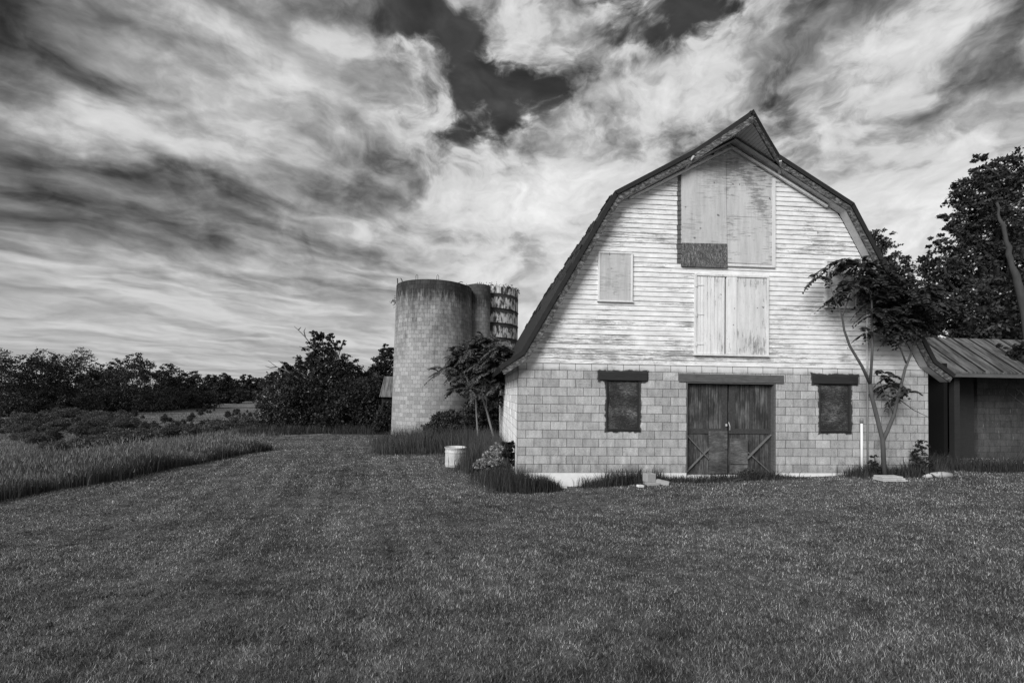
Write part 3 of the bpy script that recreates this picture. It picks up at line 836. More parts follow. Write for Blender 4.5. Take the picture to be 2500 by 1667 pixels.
# hood: fascia boards, soffit
hood = MB()
zz = upz(CXR+hx)
for sgn in (-1, 1):
    a = np.array([CXR+sgn*hx, RY-.02, zz-T*1.15]); m_ = np.array([CXR+sgn*.55*hx, RY-.02+(TIPY-RY)*.42, upz(CXR+.55*hx)-T*1.15]); t = np.array([CXR, TIPY+.02, pk[1]-T*1.15])
    for p, q in ((a, m_), (m_, t)):
        dn = np.array([0, 0, -.17]); hood.prism([p, q, q+dn, p+dn], (0, .03, 0))
hp = bp(hood, 'hood_fascia', MFASC)
hs = MB()
for sgn in (-1, 1):
    nn = nL if sgn < 0 else nR
    def w3(x, y, d=.17): return np.array([x, y, upz(x)])-nn*d
    # planked underside, one strip per plank
    K = 16
    for k in range(K):
        t0, t1 = k/K, (k+1)/K-.006
        x0, x1 = CXR+sgn*hx*(1-t0), CXR+sgn*hx*(1-t1)
        y0, y1 = RY+(TIPY-RY)*t0+.05, RY+(TIPY-RY)*t1+.05
        q = [w3(x0, min(y0, RY)), w3(x1, y1), w3(x1, -.03), w3(x0, -.03)]
        hs.prism(q if sgn < 0 else q[::-1], nn*.012)
bp(hs, 'hood_soffit', MSOFW)
for sgn in (-1, 1):    # knee brace under each side of the hood
    hb = MB(); a = np.array([CXR+sgn*hx, RY-.05, zz-.18]); hb.bar(a, a+np.array([sgn*.13, .22, -.20]), .06, .06)
    bp(hb, 'hood_brace', MSOFW)

# hay door panels
def quadpanel(pts, Y, th, name, m, parent=None, **k):
    q = [P(a, b, Y) for a, b in pts]
    for p in q: p[1] = Y
    mb = MB(); mb.prism(q[::-1], (0, th, 0)); return bp(mb, name, m, parent, **k)
quadpanel([(1663.5, 424), (1771.8, 377), (1775, 595), (1665.5, 592.6)], -.055, .05, 'hay_door_panel', MPANEL)
quadpanel([(1772.6, 376), (1780, 372.5), (1886, 434), (1889.2, 531), (1775.2, 527.6)], -.052, .047, 'hay_door_panel', MPANEL2)
quadpanel([(1775.2, 528.4), (1889.2, 531.8), (1892, 646), (1776.8, 640)], -.052, .047, 'hay_door_panel', MPANEL2)
tag(quadpanel([(1665, 592.2), (1775.5, 594.8), (1776.4, 653.6), (1664.8, 649.5)], -.068, .06, 'plywood_patch', MOSB), 'bare dark plywood patch')
mb = MB()
a, b = P(1886, 434, -.07), P(1893.6, 434, -.07); c = P(1890, 650, -.07)
mb.box(a[0], b[0], -.07, 0, c[2], a[2]+.0)
d0, d1 = P(1777, 641, -.07), P(1893, 647, -.07)
mb.box(d0[0], b[0]-.001, -.068, 0, d1[2]-.06, d1[2]+.0)
bp(mb, 'hay_door_trim', MTRIM)
# band of bare dark siding beside the hay door, jagged board by board
mb = MB(); x0, x1 = P(1654, 500, -.03)[0], P(1663.5, 500, -.03)[0]
zt, zb = P(1658, 428, 0)[2], P(1658, 649, 0)[2]
z = TOPZ
while z < zt:
    if z > zb-.05:
        j = rnd.uniform(-.018, .012); zq = min(z+e-.004, zt+.02)
        s0 = (z-z+.0)
        mb.add([(x0+j, -.0285, z+.004), (x1, -.0285, z+.004), (x1, -.0075, zq), (x0+j, -.0075, zq), (x0+j, -.02, z+.004), (x1, -.02, z+.004), (x1, .0, zq), (x0+j, .0, zq)],
               [(0, 1, 2, 3), (7, 6, 5, 4), (0, 3, 7, 4), (1, 5, 6, 2), (4, 5, 1, 0), (3, 2, 6, 7)])
    z += e
bp(mb, 'dark_stained_strip', MGREYW)

# boarded loft windows
def loft_window(px0, px1, py0, py1):
    x0, x1, z0, z1 = rect(px0, px1, py0, py1, -.05)
    mb = MB(); mb.box(x0+.04, x1-.04, -.05, -.002, z0+.04, z1-.03)
    w = bp(mb, 'loft_window', MPANEL)
    f = MB()
    f.box(x0, x0+.045, -.062, 0, z0+.035, z1-.035); f.box(x1-.045, x1, -.062, 0, z0+.035, z1-.035)
    f.box(x0, x1, -.064, 0, z1-.035, z1+.005); f.box(x0-.02, x1+.02, -.075, 0, z0, z0+.035)
    o = f.build('window_frame', MTRIM, w, bevel=.004)
    return w
loft_window(1460.5, 1545, 615.5, 737)
loft_window(2015.5, 2092, 636, 752)
# loft door
x0, x1, z0, z1 = rect(1695.5, 1876.5, 671, 869, -.05)
f = MB(); fw = .055
f.box(x0, x0+fw, -.07, 0, z0+.05, z1-.05); f.box(x1-fw, x1, -.07, 0, z0+.05, z1-.05); f.box(x0, x1, -.072, 0, z1-.05, z1+.005)
f.box(x0-.01, x1+.01, -.09, 0, z0, z0+.05)
ld = bp(f, 'loft_door', MTRIM, bevel=.004)
def leaf(xa, xb, n, y, m, gap=.006, dz0=0, tilt=0):
    mb = MB(); wv = (xb-xa)/n
    for i in range(n):
        a_, b_ = xa+i*wv+gap/2, xa+(i+1)*wv-gap/2
        mb.box(a_, b_, y+rnd.uniform(-.004, .004), -.001, z0+.055+dz0, z1-.055)
    return mb.build('door_leaf', m, ld, bevel=.003)
xm1 = P(1771.5, 770, -.05)[0]; xm2 = P(1798, 770, -.05)[0]
leaf(x0+fw+.012, xm1-.02, 8, -.05, MLOFT, .009)
leaf(xm1+.012, xm2, 1, -.066, MLOFT)
leaf(xm2+.008, x1-fw, 1, -.05, mat('loft_plywood', m_board(.70, .86, True, .16), .8))
mb = MB(); mb.box(x0+fw, x1-fw, -.02, -.0012, z0+.05, z1-.05); mb.build('dark_gap', MDARK, ld)
for py in (694.5, 766.5, 839):
    q = P(1703, py, -.07); mb = MB()
    mb.box(x0+.005, x0+fw+.003, -.082, -.07, q[2]-.055, q[2]+.055)
    mb.add([(x0+fw+.003, -.063, q[2]-.022), (x0+fw+.003, -.063, q[2]+.022), (x0+fw+.19, -.061, q[2]+.006), (x0+fw+.19, -.061, q[2]-.006),
            (x0+fw+.003, -.05, q[2]-.022), (x0+fw+.003, -.05, q[2]+.022), (x0+fw+.19, -.05, q[2]+.006), (x0+fw+.19, -.05, q[2]-.006)],
           [(0, 3, 2, 1), (4, 5, 6, 7), (0, 1, 5, 4), (1, 2, 6, 5), (2, 3, 7, 6), (3, 0, 4, 7)])
    mb.build('hinge', MTRIM, ld)
q = P(1866, 749, -.06); mb = MB()
mb.bar((q[0]-.06, -.055, q[2]+.02), (q[0]-.02, -.055, q[2]-.02), .006, .006); mb.bar((q[0]-.02, -.055, q[2]-.02), (q[0], -.055, q[2]+.02), .006, .008)
mb.build('latch', MRUST, ld)

# lintels, boarded windows, double door
for L, m in ((LINT_L, MDARKW), (LINT_R, MDARKW), (LINT_D, MGREYW)):
    mb = MB(); mb.box(L[0], L[1], -.03, .2, L[2], L[3]); bp(mb, 'lintel', m, bevel=.006)
for Wn in (WIN_L, WIN_R):
    mb = MB(); mb.box(Wn[0]+.03, Wn[1]-.03, .05, .08, Wn[2]+.04, Wn[3]-.002)
    w = bp(mb, 'boarded_window', MWIN)
    f = MB(); f.box(Wn[0]+.002, Wn[0]+.03, .02, .12, Wn[2]+.045, Wn[3]-.03); f.box(Wn[1]-.03, Wn[1]-.002, .02, .12, Wn[2]+.045, Wn[3]-.03); f.box(Wn[0]+.002, Wn[1]-.002, .018, .12, Wn[3]-.03, Wn[3]-.002)
    f.build('window_frame', MDARKW, w)
    f = MB(); f.box(Wn[0]+.002, Wn[1]-.002, -.035, .12, Wn[2]+.002, Wn[2]+.04); f.build('sill', MDARKW, w, bevel=.004)
x0, x1, z1 = DOOR[0], DOOR[1], DOOR[3]; z0 = -.06
f = MB(); f.box(x0+.002, x0+.03, -.012, .2, z0-.1, z1-.03); f.box(x1-.05, x1-.002, -.012, .2, z0-.1, z1-.03); f.box(x0+.002, x1-.002, -.014, .2, z1-.032, z1-.003)
bp(f, 'door_frame', MGREYW, bevel=.004)
mb = MB(); mb.box(x0, x1, .21, .23, z0-.1, z1); bp(mb, 'dark_doorway', MDARK)
xm = P(1776.5, 1045, .1)[0]
YD = .14
def zd(py): return P(1776, py, YD)[2]
def xd(px): return P(px, 1045, YD)[0]
rz1, rz0 = zd(1045.5), zd(1058)
for side in (0, 1):
    xa, xb = (x0+.035, xd(1774.6)) if side == 0 else (xd(1778.6), x1-.055)
    mb = MB(); mb.box(xa, xb, YD, YD+.03, z0, z1-.05)
    lf = bp(mb, 'door_leaf', MDOOR)
    r = MB(); r.box(xa+.001, xb-.001, YD-.026, YD, rz0, rz1)
    if side == 0:
        r.box(xd(1761.5), xb-.001, YD-.025, YD, rz1+.001, z1-.055); r.box(xa+.001, xa+.05, YD-.025, YD, z0, rz0-.001)
        r.box(xd(1716), xd(1723.5), YD-.012, YD, rz1+.001, z1-.055)
    else:
        r.box(xa+.001, xd(1793.5), YD-.025, YD, rz1+.001, z1-.055); r.box(xd(1875), xb-.001, YD-.025, YD, rz1+.001, z1-.055); r.box(xd(1875), xb-.001, YD-.025, YD, z0, rz0-.001)
        r.box(xd(1830), xd(1837), YD-.012, YD, rz1+.001, z1-.055)
    r.build('door_rail', MDOORF, lf, bevel=.004)
    b_ = MB()
    if side == 0: xs0, xs1 = xa+.01, xd(1728)
    else: xs0, xs1 = xd(1824), xd(1880)
    zb0, zb1 = z0+.02, rz0-.01
    if side == 0:
        b_.bar((xs0, YD-.014, zb0+.03), (xs1+.02, YD-.014, zd(1094)), .028, .085, (0, 1, 0)); b_.bar((xs0, YD-.03, zb1-.02), (xs1, YD-.03, zd(1120)), .026, .085, (0, 1, 0))
    else:
        b_.bar((xs0-.02, YD-.03, zd(1118)), (xs1, YD-.03, zb1), .026, .085, (0, 1, 0)); b_.bar((xs0, YD-.013, zd(1103)), (xs1-.02, YD-.013, zb0+.03), .026, .085, (0, 1, 0))
    b_.build('cross_brace', MBRACE, lf, bevel=.004)
    s_ = MB()
    if side == 0: s_.box(xd(1728), xb-.012, YD-.048, YD-.040, z0+.03, rz1-.05)
    else:
        s_.box(xa+.01, xd(1823), YD-.048, YD-.040, zd(1131), zd(1069)); s_.box(xa+.01, xd(1823), YD-.042, YD-.036, z0+.03, zd(1133))
    sh = s_.build('metal_sheet', MSHEET, lf)
    h = MB()
    if side == 0:
        q = P(1773, 1037, YD-.04); h.box(q[0]-.02, q[0]+.02, YD-.06, YD-.03, q[2]-.03, q[2]+.03)
        h.build('padlock', MSTEEL, lf, bevel=.006)
    else:
        a, b = P(1779, 1030, YD-.05), P(1782, 1049, YD-.05); h.tube([a, (a+b)/2+np.array([0, -.03, 0]), b], .009, 6); h.build('handle', MSTEEL, lf)
# pipes on the front
q0 = P(2103.5, 1022, -.07); q1 = P(2104.5, 1165, -.07)
mb = MB(); mb.tube([(q0[0], -.07, q1[2]-.1), (q0[0], -.07, q0[2]-.1)], .028, 12); vp = mb.build('vent_pipe', MPIPE, None, smooth=True)
tag(vp, 'short white plastic pipe standing against the block wall right of the right window', 'pipe')
mb = MB(); mb.tube([(q0[0], -.07, q0[2]-.11), (q0[0], -.07, q0[2]+.0), (q0[0]-.01, -.075, q0[2]+.03)], [.036, .04, .02], 12)
mb.build('pipe_cap', MGPIPE, vp, smooth=True)
a = P(2116.5, 730, -.05); b = P(2117.5, 905, -.05); c = P(2118, 1160, -.05)
mb = MB(); mb.tube([(a[0], -.05, a[2]), (b[0], -.05, b[2])], .02, 10); cp = mb.build('downpipe', MPIPE, None, smooth=True)
tag(cp, 'thin tall pipe running down the front wall behind the leaning sapling', 'pipe')
mb = MB(); mb.tube([(b[0], -.05, b[2]-.001), (b[0], -.05, c[2]-.1)], .02, 10); tag(mb.build('lower_pipe', MGPIPE, cp, smooth=True), 'dark grey lower pipe length')

# ------------------------------------------------------------------ silos
def cyl(cx, cy, r, z0, z1, m, name, parent, seg=64, taper=0, th=.15, vary=0):
    V = []; F = []; UV = []
    top = [z1+(rnd.uniform(-vary, vary) if vary else 0) for _ in range(seg)]; top.append(top[0])
    rows = [(r+taper, 0), (r, 1)]
    me = bpy.data.meshes.new(name); vs = []; fs = []; uvs = []
    for j in range(seg+1):
        a = 2*math.pi*j/seg
        vs.append((cx+(r+taper)*math.cos(a), cy+(r+taper)*math.sin(a), z0)); vs.append((cx+r*math.cos(a), cy+r*math.sin(a), top[j]))
        vs.append((cx+(r-th)*math.cos(a), cy+(r-th)*math.sin(a), top[j])); vs.append((cx+(r-th)*math.cos(a), cy+(r-th)*math.sin(a), z0))
    for j in range(seg):
        k = j*4; u0, u1 = r*2*math.pi*j/seg, r*2*math.pi*(j+1)/seg; h = z1-z0
        fs.append((k, k+4, k+5, k+1)); uvs += [(u0, 0), (u1, 0), (u1, h), (u0, h)]
        fs.append((k+1, k+5, k+6, k+2)); uvs += [(u0, h), (u1, h), (u1, h+.1), (u0, h+.1)]
        fs.append((k+2, k+6, k+7, k+3)); uvs += [(u0, h), (u1, h), (u1, 0), (u0, 0)]
    me.from_pydata(vs, [], fs); l = me.uv_layers.new(name='UVMap')
    for i, q in enumerate(uvs): l.data[i].uv = q
    me.materials.append(m); me.shade_smooth()
    me.update()
    for p in me.polygons: p.use_smooth = True
    o = bpy.data.objects.new(name, me); C.objects.link(o)
    o.modifiers.new('es', 'EDGE_SPLIT').split_angle = math.radians(40)
    if parent: o.parent = parent
    return o
SZ = 24.4
sc = D(1058, 880, SZ); sr = 92/FPX*SZ*.985
g0 = float(gz(sc[0], sc[1]))
ztop = D(1058, 680, SZ-sr)[2]
silo = empty('block_silo', (sc[0], sc[1], g0), 'large round silo of pale grey concrete blocks standing left of the barn', 'silo', None)
def at0(o, parent):       # world mesh under an empty without rotation
    o.parent = parent; o.matrix_parent_inverse = Matrix.Translation(parent.location).inverted(); return o
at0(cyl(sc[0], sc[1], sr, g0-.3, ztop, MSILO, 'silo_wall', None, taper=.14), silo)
ch = D(1165, 880, 25.3); cr_ = .70
chute_top = D(1164, 691, 24.6)[2]
c1 = at0(cyl(ch[0], ch[1], cr_, g0-.3, chute_top, MCHUTE, 'chute', None, seg=24), silo)
for px, kind in ((972, 1), (987, 2), (1028, 0), (1077, 0), (1126, 3), (1148, 3)):
    mb = MB()      # anchor loops of bent rod along the rim
    d = ray(px, 690); dx = (D(px, 690, SZ)[0]-sc[0])/sr; dx = max(-.97, min(.97, dx)); ang = -math.acos(dx)
    bx_, by_ = sc[0]+(sr-.07)*math.cos(ang), sc[1]+(sr-.07)*math.sin(ang)
    if kind == 0: mb.tube([(bx_-.05, by_, ztop-.05), (bx_-.05, by_, ztop+.2), (bx_, by_, ztop+.27), (bx_+.05, by_, ztop+.2), (bx_+.05, by_, ztop-.05)], .012, 5)
    elif kind == 1: mb.tube([(bx_, by_, ztop-.05), (bx_-.03, by_, ztop+.38)], .03, 6)
    elif kind == 2: mb.tube([(bx_+.08, by_, ztop-.05), (bx_-.05, by_, ztop+.24), (bx_-.0, by_, ztop+.2), (bx_+.12, by_, ztop-.05)], .012, 5)
    else: mb.tube([(bx_-.1, by_, ztop), (bx_+.1, by_, ztop+.09), (bx_+.2, by_, ztop+.05)], .02, 5)
    at0(mb.build('rim_rod', MRUST), silo)
S2Z = 27.5
s2 = D(1190, 880, S2Z); s2r = 73/FPX*S2Z
z2 = D(1190, 695, S2Z-s2r)[2]
silo2 = empty('stave_silo', (s2[0], s2[1], g0), 'dark stained stave silo with horizontal hoops half hidden behind the block silo', 'silo')
at0(cyl(s2[0], s2[1], s2r, g0-.3, z2, MSTAVE, 'silo_wall', None, seg=64, vary=.02), silo2)
for k in range(9):
    mb = MB(); zz = g0+.3-.43+k*.86*1.0
    zz = (g0-.3)+.86*(k+.5)+.43
    if zz > z2: break
    mb.tube([(s2[0]+(s2r+.012)*math.cos(a), s2[1]+(s2r+.012)*math.sin(a), zz) for a in np.linspace(0, 2*math.pi, 49)], .02, 5, False)
    at0(mb.build('hoop', MRUST), silo2)

# ------------------------------------------------------------------ foliage
def leaves(centres, dirs, size, aspect=.45):      # diamond leaves folded a little
    n = len(centres)
    d = dirs/np.linalg.norm(dirs, axis=1)[:, None]
    r = R.normal(size=(n, 3)); s = np.cross(d, r); s /= np.linalg.norm(s, axis=1)[:, None]
    L = size[:, None]
    V = np.stack([centres-d*L*.5, centres+s*L*aspect*.5+d*L*.02, centres+d*L*.5, centres-s*L*aspect*.5+d*L*.02], 1)
    return V.reshape(-1, 3), np.arange(4*n).reshape(-1, 4)
def crown_points(blobs, n, squash=.8, clump=.20, per=26):
    """leaf centres grouped in small clumps over and inside the blobs (x, y, z, r)"""
    b = np.array(blobs, float); wt = b[:, 3]**2; wt /= wt.sum()
    nc = max(1, n//per); k = R.choice(len(b), nc, p=wt)
    v = R.normal(size=(nc, 3)); v /= np.linalg.norm(v, axis=1)[:, None]
    rad = (R.uniform(.35, 1.0, nc)**.5)*R.choice([1.0, 1.0, 1.12, .9], nc)
    c = b[k, :3]+v*(b[k, 3]*rad)[:, None]*np.array([1, 1, squash])
    i = np.repeat(np.arange(nc), per)
    cr = clump*b[k, 3]
    p = c[i]+R.normal(size=(len(i), 3))*cr[i][:, None]*np.array([.62, .62, .38])
    out = v[i]*.5+R.normal(size=(len(i), 3))*.7+np.array([0, 0, -.15])
    return p, out, c
def limb(mb, a, b, r0, r1, wob=.08, n=6, sides=7):
    a, b = np.asarray(a, float), np.asarray(b, float); L = np.linalg.norm(b-a)
    pts = [a]; 
    for k in range(1, n): pts.append(a+(b-a)*k/n+R.normal(size=3)*wob*L*.35*math.sin(math.pi*k/n)+np.array([0, 0, .06*L*math.sin(math.pi*k/n)]))
    pts.append(b); mb.tube(pts, list(np.linspace(r0, r1, n+1)), sides)
    return pts
def tree(name, base, blobs, label, cat='tree', n=9000, size=.16, m=MLEAF, bark=MBARK, tr=.16, group=None, stems=1, fork=.4, aspect=.5, flowers=0, twigs=True, clump=.20, per=26, squash=.85):
    base = np.array(base, float)
    root = empty(name, base, label, cat, group)
    p, d, c = crown_points(blobs, n, squash, clump, per)
    V, F = leaves(p-base, d, R.uniform(.6, 1.3, len(p))*size, aspect)
    npmesh('crown', V, F, m, root)
    if flowers:
        k = R.choice(len(c), flowers); cc = c[k]
        q = np.repeat(cc, 14, 0)+R.normal(size=(flowers*14, 3))*size*.55
        V, F = leaves(q-base, R.normal(size=(len(q), 3)), np.full(len(q), size*.5), .9)
        npmesh('blossoms', V, F, MFLOWER, root)
    mb = MB(); b = np.array(blobs, float); top = b[np.argmax(b[:, 2])]
    cen = (b[:, :3]*b[:, 3:]).sum(0)/b[:, 3].sum()
    H = cen[2]-base[2]
    for s in range(stems):
        st = np.array([R.normal()*.12*stems, R.normal()*.12*stems, -.1]) if stems > 1 else np.array([0, 0, -.15])
        fk = (cen-base)*fork*np.array([.7, .7, 1]); fk[2] = H*fork
        limb(mb, st, fk, tr, tr*.7, .05)
        for q in b[s::stems]:
            e_ = q[:3]-base
            pts = limb(mb, fk, e_, tr*.5, tr*.12, .15)
            if twigs:
                for _ in range(3):
                    t = pts[rnd.randint(2, 5)]; v = R.normal(size=3); v[2] = abs(v[2])*.6; v /= np.linalg.norm(v)
                    limb(mb, t, t+v*q[3]*.95, tr*.16, tr*.03, .15, 4, 5)
    mb.build('trunk', bark, root, smooth=True)
    return root
def pb_(px, py, r, Z):     # blob from photograph measures at a given distance
    q = D(px, py, Z); return (q[0], q[1]+R.uniform(-.5, .5)*r/FPX*Z, q[2], r/FPX*Z)
def gbase(px, Z, zz=None):
    q = D(px, 957, Z); return (q[0], q[1], float(gz(q[0], q[1])))

# big tree on the right behind the shed
Z = 19.5
bl = [pb_(*q, Z) for q in [(2462, 425, 62), (2425, 470, 70), (2365, 465, 42), (2375, 545, 62), (2450, 560, 95), (2335, 520, 28), (2325, 630, 62), (2285, 655, 40), (2400, 660, 95), (2300, 735, 68), (2265, 700, 32), (2370, 770, 80),
                           (2460, 760, 95), (2535, 480, 110), (2560, 640, 130), (2600, 800, 110), (2268, 790, 50), (2300, 815, 50), (2350, 830, 50), (2400, 830, 50), (2250, 830, 40), (2450, 830, 50), (2340, 590, 45), (2410, 400, 30), (2300, 580, 25)]]
tree('broadleaf_tree', gbase(2470, Z), bl, 'big dark tree with small white blossoms rising behind the tin roofed shed', n=66000, size=.17, m=MLEAF, tr=.3, flowers=240, clump=.135, per=34)  # real blossoms, with extra ones added as painted leaf glints
# bare leaning trunk in front of it
q0, q1 = D(2434, 494, 18.0), D(2508, 790, 17.4)
g_ = gbase(2560, 17.2)
mb = MB(); tp = []; tr_ = []
for k in range(22):
    t = k/21
    p = q0*(1-t)+q1*t if t < .72 else None
    if p is None:
        u = (t-.72)/.28; e0 = q0*.28+q1*.72; p = e0*(1-u)+np.array([q1[0]+1.0, q1[1], g_[2]-.2])*u
    tp.append(p+R.normal(size=3)*.022); tr_.append((.042+.10*t)*R.uniform(.85, 1.18))
mb.tube(tp, tr_, 11)
tag(mb.build('dead_trunk', MBARK, None, smooth=True), 'pale broken trunk leaning in front of the big tree at the right edge', 'tree trunk')
# tree behind the barn
Z = 27
bl = [pb_(*q, Z) for q in [(2125, 600, 38), (2160, 610, 36), (2185, 640, 28), (2140, 660, 50), (2205, 632, 14), (2210, 680, 40), (2150, 760, 80), (2100, 640, 50), (2145, 580, 22)]]
tree('broadleaf_tree', gbase(2150, Z), bl, 'smaller tree peeping over the right slope of the barn roof', n=15000, size=.17, tr=.16, clump=.2)
# dark trees filling the gap between barn and shed
Z = 22
bl = [pb_(*q, Z) for q in [(2275, 1000, 50), (2300, 940, 50), (2290, 1060, 55), (2330, 1010, 60), (2265, 900, 50)]]
tree('bush', gbase(2290, Z), bl, 'dark bush seen through the gap between barn and shed', 'bush', n=9000, size=.18, m=MLEAFD, tr=.06, stems=3, fork=.2)

# pinnate leaved trees
def fronds(tips, nper, length, leaflets=9, droop=.5, ls=.11, wd=.034):
    CC = []; DD = []; SZ_ = []; stems_ = MB()
    for tp in tips:
        tp = np.asarray(tp, float)
        for k in range(nper):
            a = R.uniform(0, 2*math.pi); el = R.uniform(-.3, 1.1); L = length*R.uniform(.65, 1.15)
            h = np.array([math.cos(a), math.sin(a), 0])
            pts = []
            for i in range(leaflets+1):
                t = i/leaflets
                pts.append(tp+h*L*t*math.cos(el)+np.array([0, 0, L*(t*math.sin(el)-droop*t*t)]))
            side = np.array([-h[1], h[0], 0])
            for i in range(1, leaflets+1):
                p = pts[i]; tg = pts[i]-pts[i-1]; tg /= np.linalg.norm(tg)
                for sg in (-1, 1):
                    dd = side*sg*.8+tg*.45+np.array([0, 0, -.42])+R.normal(size=3)*.12
                    dd /= np.linalg.norm(dd); s_ = ls*(1-.35*abs(2*i/leaflets-1))*R.uniform(.85, 1.15)
                    CC.append(p+dd*s_*.5); DD.append((dd, tg)); SZ_.append(s_)
    c = np.array(CC); d = np.array([q[0] for q in DD]); t = np.array([q[1] for q in DD]); s_ = np.array(SZ_)[:, None]
    # keep leaflet faces roughly in the plane of rachis
    sd_ = t-d*(t*d).sum(1)[:, None]; sd_ /= np.linalg.norm(sd_, axis=1)[:, None]
    V = np.stack([c-d*s_*.5, c+sd_*s_*wd/ls-d*s_*.1, c+d*s_*.5, c-sd_*s_*wd/ls-d*s_*.1], 1)
    return V.reshape(-1, 3), np.arange(4*len(c)).reshape(-1, 4)
def pinnate(name, base, stems, blobs, label, ntip, nper, length, m, bark, ls=.11, leaflets=9, droop=.5, cat='tree', wd=.034):
    root = empty(name, base, label, cat); base = np.array(base)
    mb = MB()
    for pts, r0, r1 in stems:
        mb.tube([np.array(p)-base for p in pts], list(np.linspace(r0, r1, len(pts))), 9)
    ends = [np.array(s[0][-1]) for s in stems]
    tips = []
    b = np.array(blobs, float); wt = b[:, 3]**2/np.sum(b[:, 3]**2)
    allp = [np.array(p) for s in stems for p in s[0][1:]]
    for k in R.choice(len(b), ntip, p=wt):
        v = R.normal(size=3); v /= np.linalg.norm(v)
        t = b[k, :3]+v*b[k, 3]*R.uniform(.3, 1.0)*np.array([1, 1, .95]); tips.append(t)
        s0 = min(allp, key=lambda q: np.linalg.norm(q-t)+max(0, q[2]-t[2])*3)
        if R.uniform() < .55: limb(mb, s0-base, t-base, .014, .005, .12, 5, 5)
    mb.build('trunk', bark, root, smooth=True)
    V, F = fronds(tips, nper, length, leaflets, droop, ls, wd)
    npmesh('crown', V-base.astype(np.float32), F, m, root)
    return root
# sapling against the right of the barn front (two main stems)
def Q(px, py, Y=-.45): q = P(px, py, Y); return (q[0], q[1], q[2])
Yt = -.5
base = (Q(2159, 1142, Yt)[0], Yt, float(gz(Q(2159, 1142, Yt)[0], Yt)))
fork_ = Q(2155, 1074, Yt)
S1 = [base, fork_, Q(2139, 1010, Yt), Q(2128, 967, Yt), Q(2124.5, 937, Yt)]
S1a = [Q(2124.5, 937, Yt), Q(2105, 895, Yt), Q(2075, 845, Yt-.03), Q(2061, 806, Yt-.06), Q(2056, 772, Yt-.1), Q(2040, 735, Yt-.15), Q(2028, 700, Yt-.2)]
S1b = [Q(2124.5, 937, Yt), Q(2130, 849, Yt), Q(2129, 780, Yt), Q(2128, 734, Yt), Q(2120, 690, Yt)]
S1c = [Q(2056, 772, Yt-.1), Q(2070, 735, Yt), Q(2085, 690, Yt)]
S2_ = [fork_, Q(2166.7, 1051, Yt), Q(2182, 1013, Yt), Q(2197, 952, Yt), Q(2210, 898, Yt), Q(2224, 864, Yt), Q(2236, 829, Yt), Q(2245, 780, Yt)]
S2b = [Q(2212, 885, Yt), Q(2200, 855, Yt), Q(2188, 835, Yt), Q(2180, 800, Yt)]
S2c = [Q(2197, 975, Yt), Q(2230, 1000, Yt), Q(2266, 1017, Yt)]
S2d = [Q(2182, 1013, Yt), Q(2172, 985, Yt), Q(2150, 935, Yt)]
bl = [(*Q(x, y, Yt+R.uniform(-.3, .3)), r*.0101) for x, y, r in [(2030, 680, 32), (2060, 655, 34), (2095, 645, 34), (2090, 690, 36), (2130, 660, 40), (2135, 705, 40), (2165, 690, 42), (2180, 740, 46), (2215, 700, 44), (2230, 745, 50), (2265, 710, 40),
      (2285, 745, 40), (2165, 800, 40), (2200, 800, 42), (2240, 800, 36), (2150, 770, 30), (2104, 812, 11), (2163, 915, 16), (2192, 944, 20), (2222, 955, 16), (2174, 975, 15), (2163, 1017, 9), (2195, 910, 14), (2045, 720, 18), (2200, 660, 24)]]
pinnate('sapling_tree', base, [(S1, .052, .040), (S1a, .036, .012), (S1b, .032, .012), (S1c, .02, .008), (S2_, .048, .014), (S2b, .02, .008), (S2c, .014, .005), (S2d, .014, .006)], bl,
        'slender forked sapling with drooping feathery leaves in front of the right end of the barn', 135, 5, .42, MLEAFS, MBARKS, .125, 8, .7, wd=.04)
# sumac beside the silos
Zs = 17.2
def Qz(px, py, dz=0): q = D(px, py, Zs+dz); return (q[0], q[1], q[2])
b0 = Qz(1200, 1000); base = (b0[0], b0[1], float(gz(b0[0], b0[1])))
st = [([base, Qz(1204.6, 1066), Qz(1189, 1005), Qz(1174, 960), Qz(1172, 925), Qz(1180, 880)], .05, .02),
      ([(base[0]-.6, base[1]+.2, base[2]), Qz(1166.8, 1063), Qz(1163, 1010), Qz(1161.6, 974), Qz(1144, 950), Qz(1140, 915)], .04, .015),
      ([Qz(1174, 960), Qz(1150, 948), Qz(1142, 930), Qz(1125, 890)], .025, .01), ([Qz(1187, 1000), Qz(1188, 968), Qz(1192, 920), Qz(1210, 880)], .025, .01)]
bl = [(*Qz(x, y, R.uniform(-.7, .7)), r*.016) for x, y, r in [(1150, 868, 36), (1185, 845, 28), (1172, 838, 22), (1215, 862, 34), (1122, 895, 22), (1150, 905, 32), (1190, 900, 36), (1225, 895, 28), (1115, 870, 16), (1240, 870, 18), (1215, 940, 14), (1130, 925, 14)]]
pinnate('sumac_tree', base, st, bl+[(*Qz(x, y, R.uniform(-.7, .7)), r*.016) for x, y, r in [(1120, 950, 18), (1160, 955, 22), (1205, 970, 18), (1230, 930, 20), (1085, 900, 14)]], 'small sumac tree with feathery drooping leaves between the silo and the barn', 150, 5, .62, MLEAFM, MBARKL, .18, 10, .5, wd=.045)

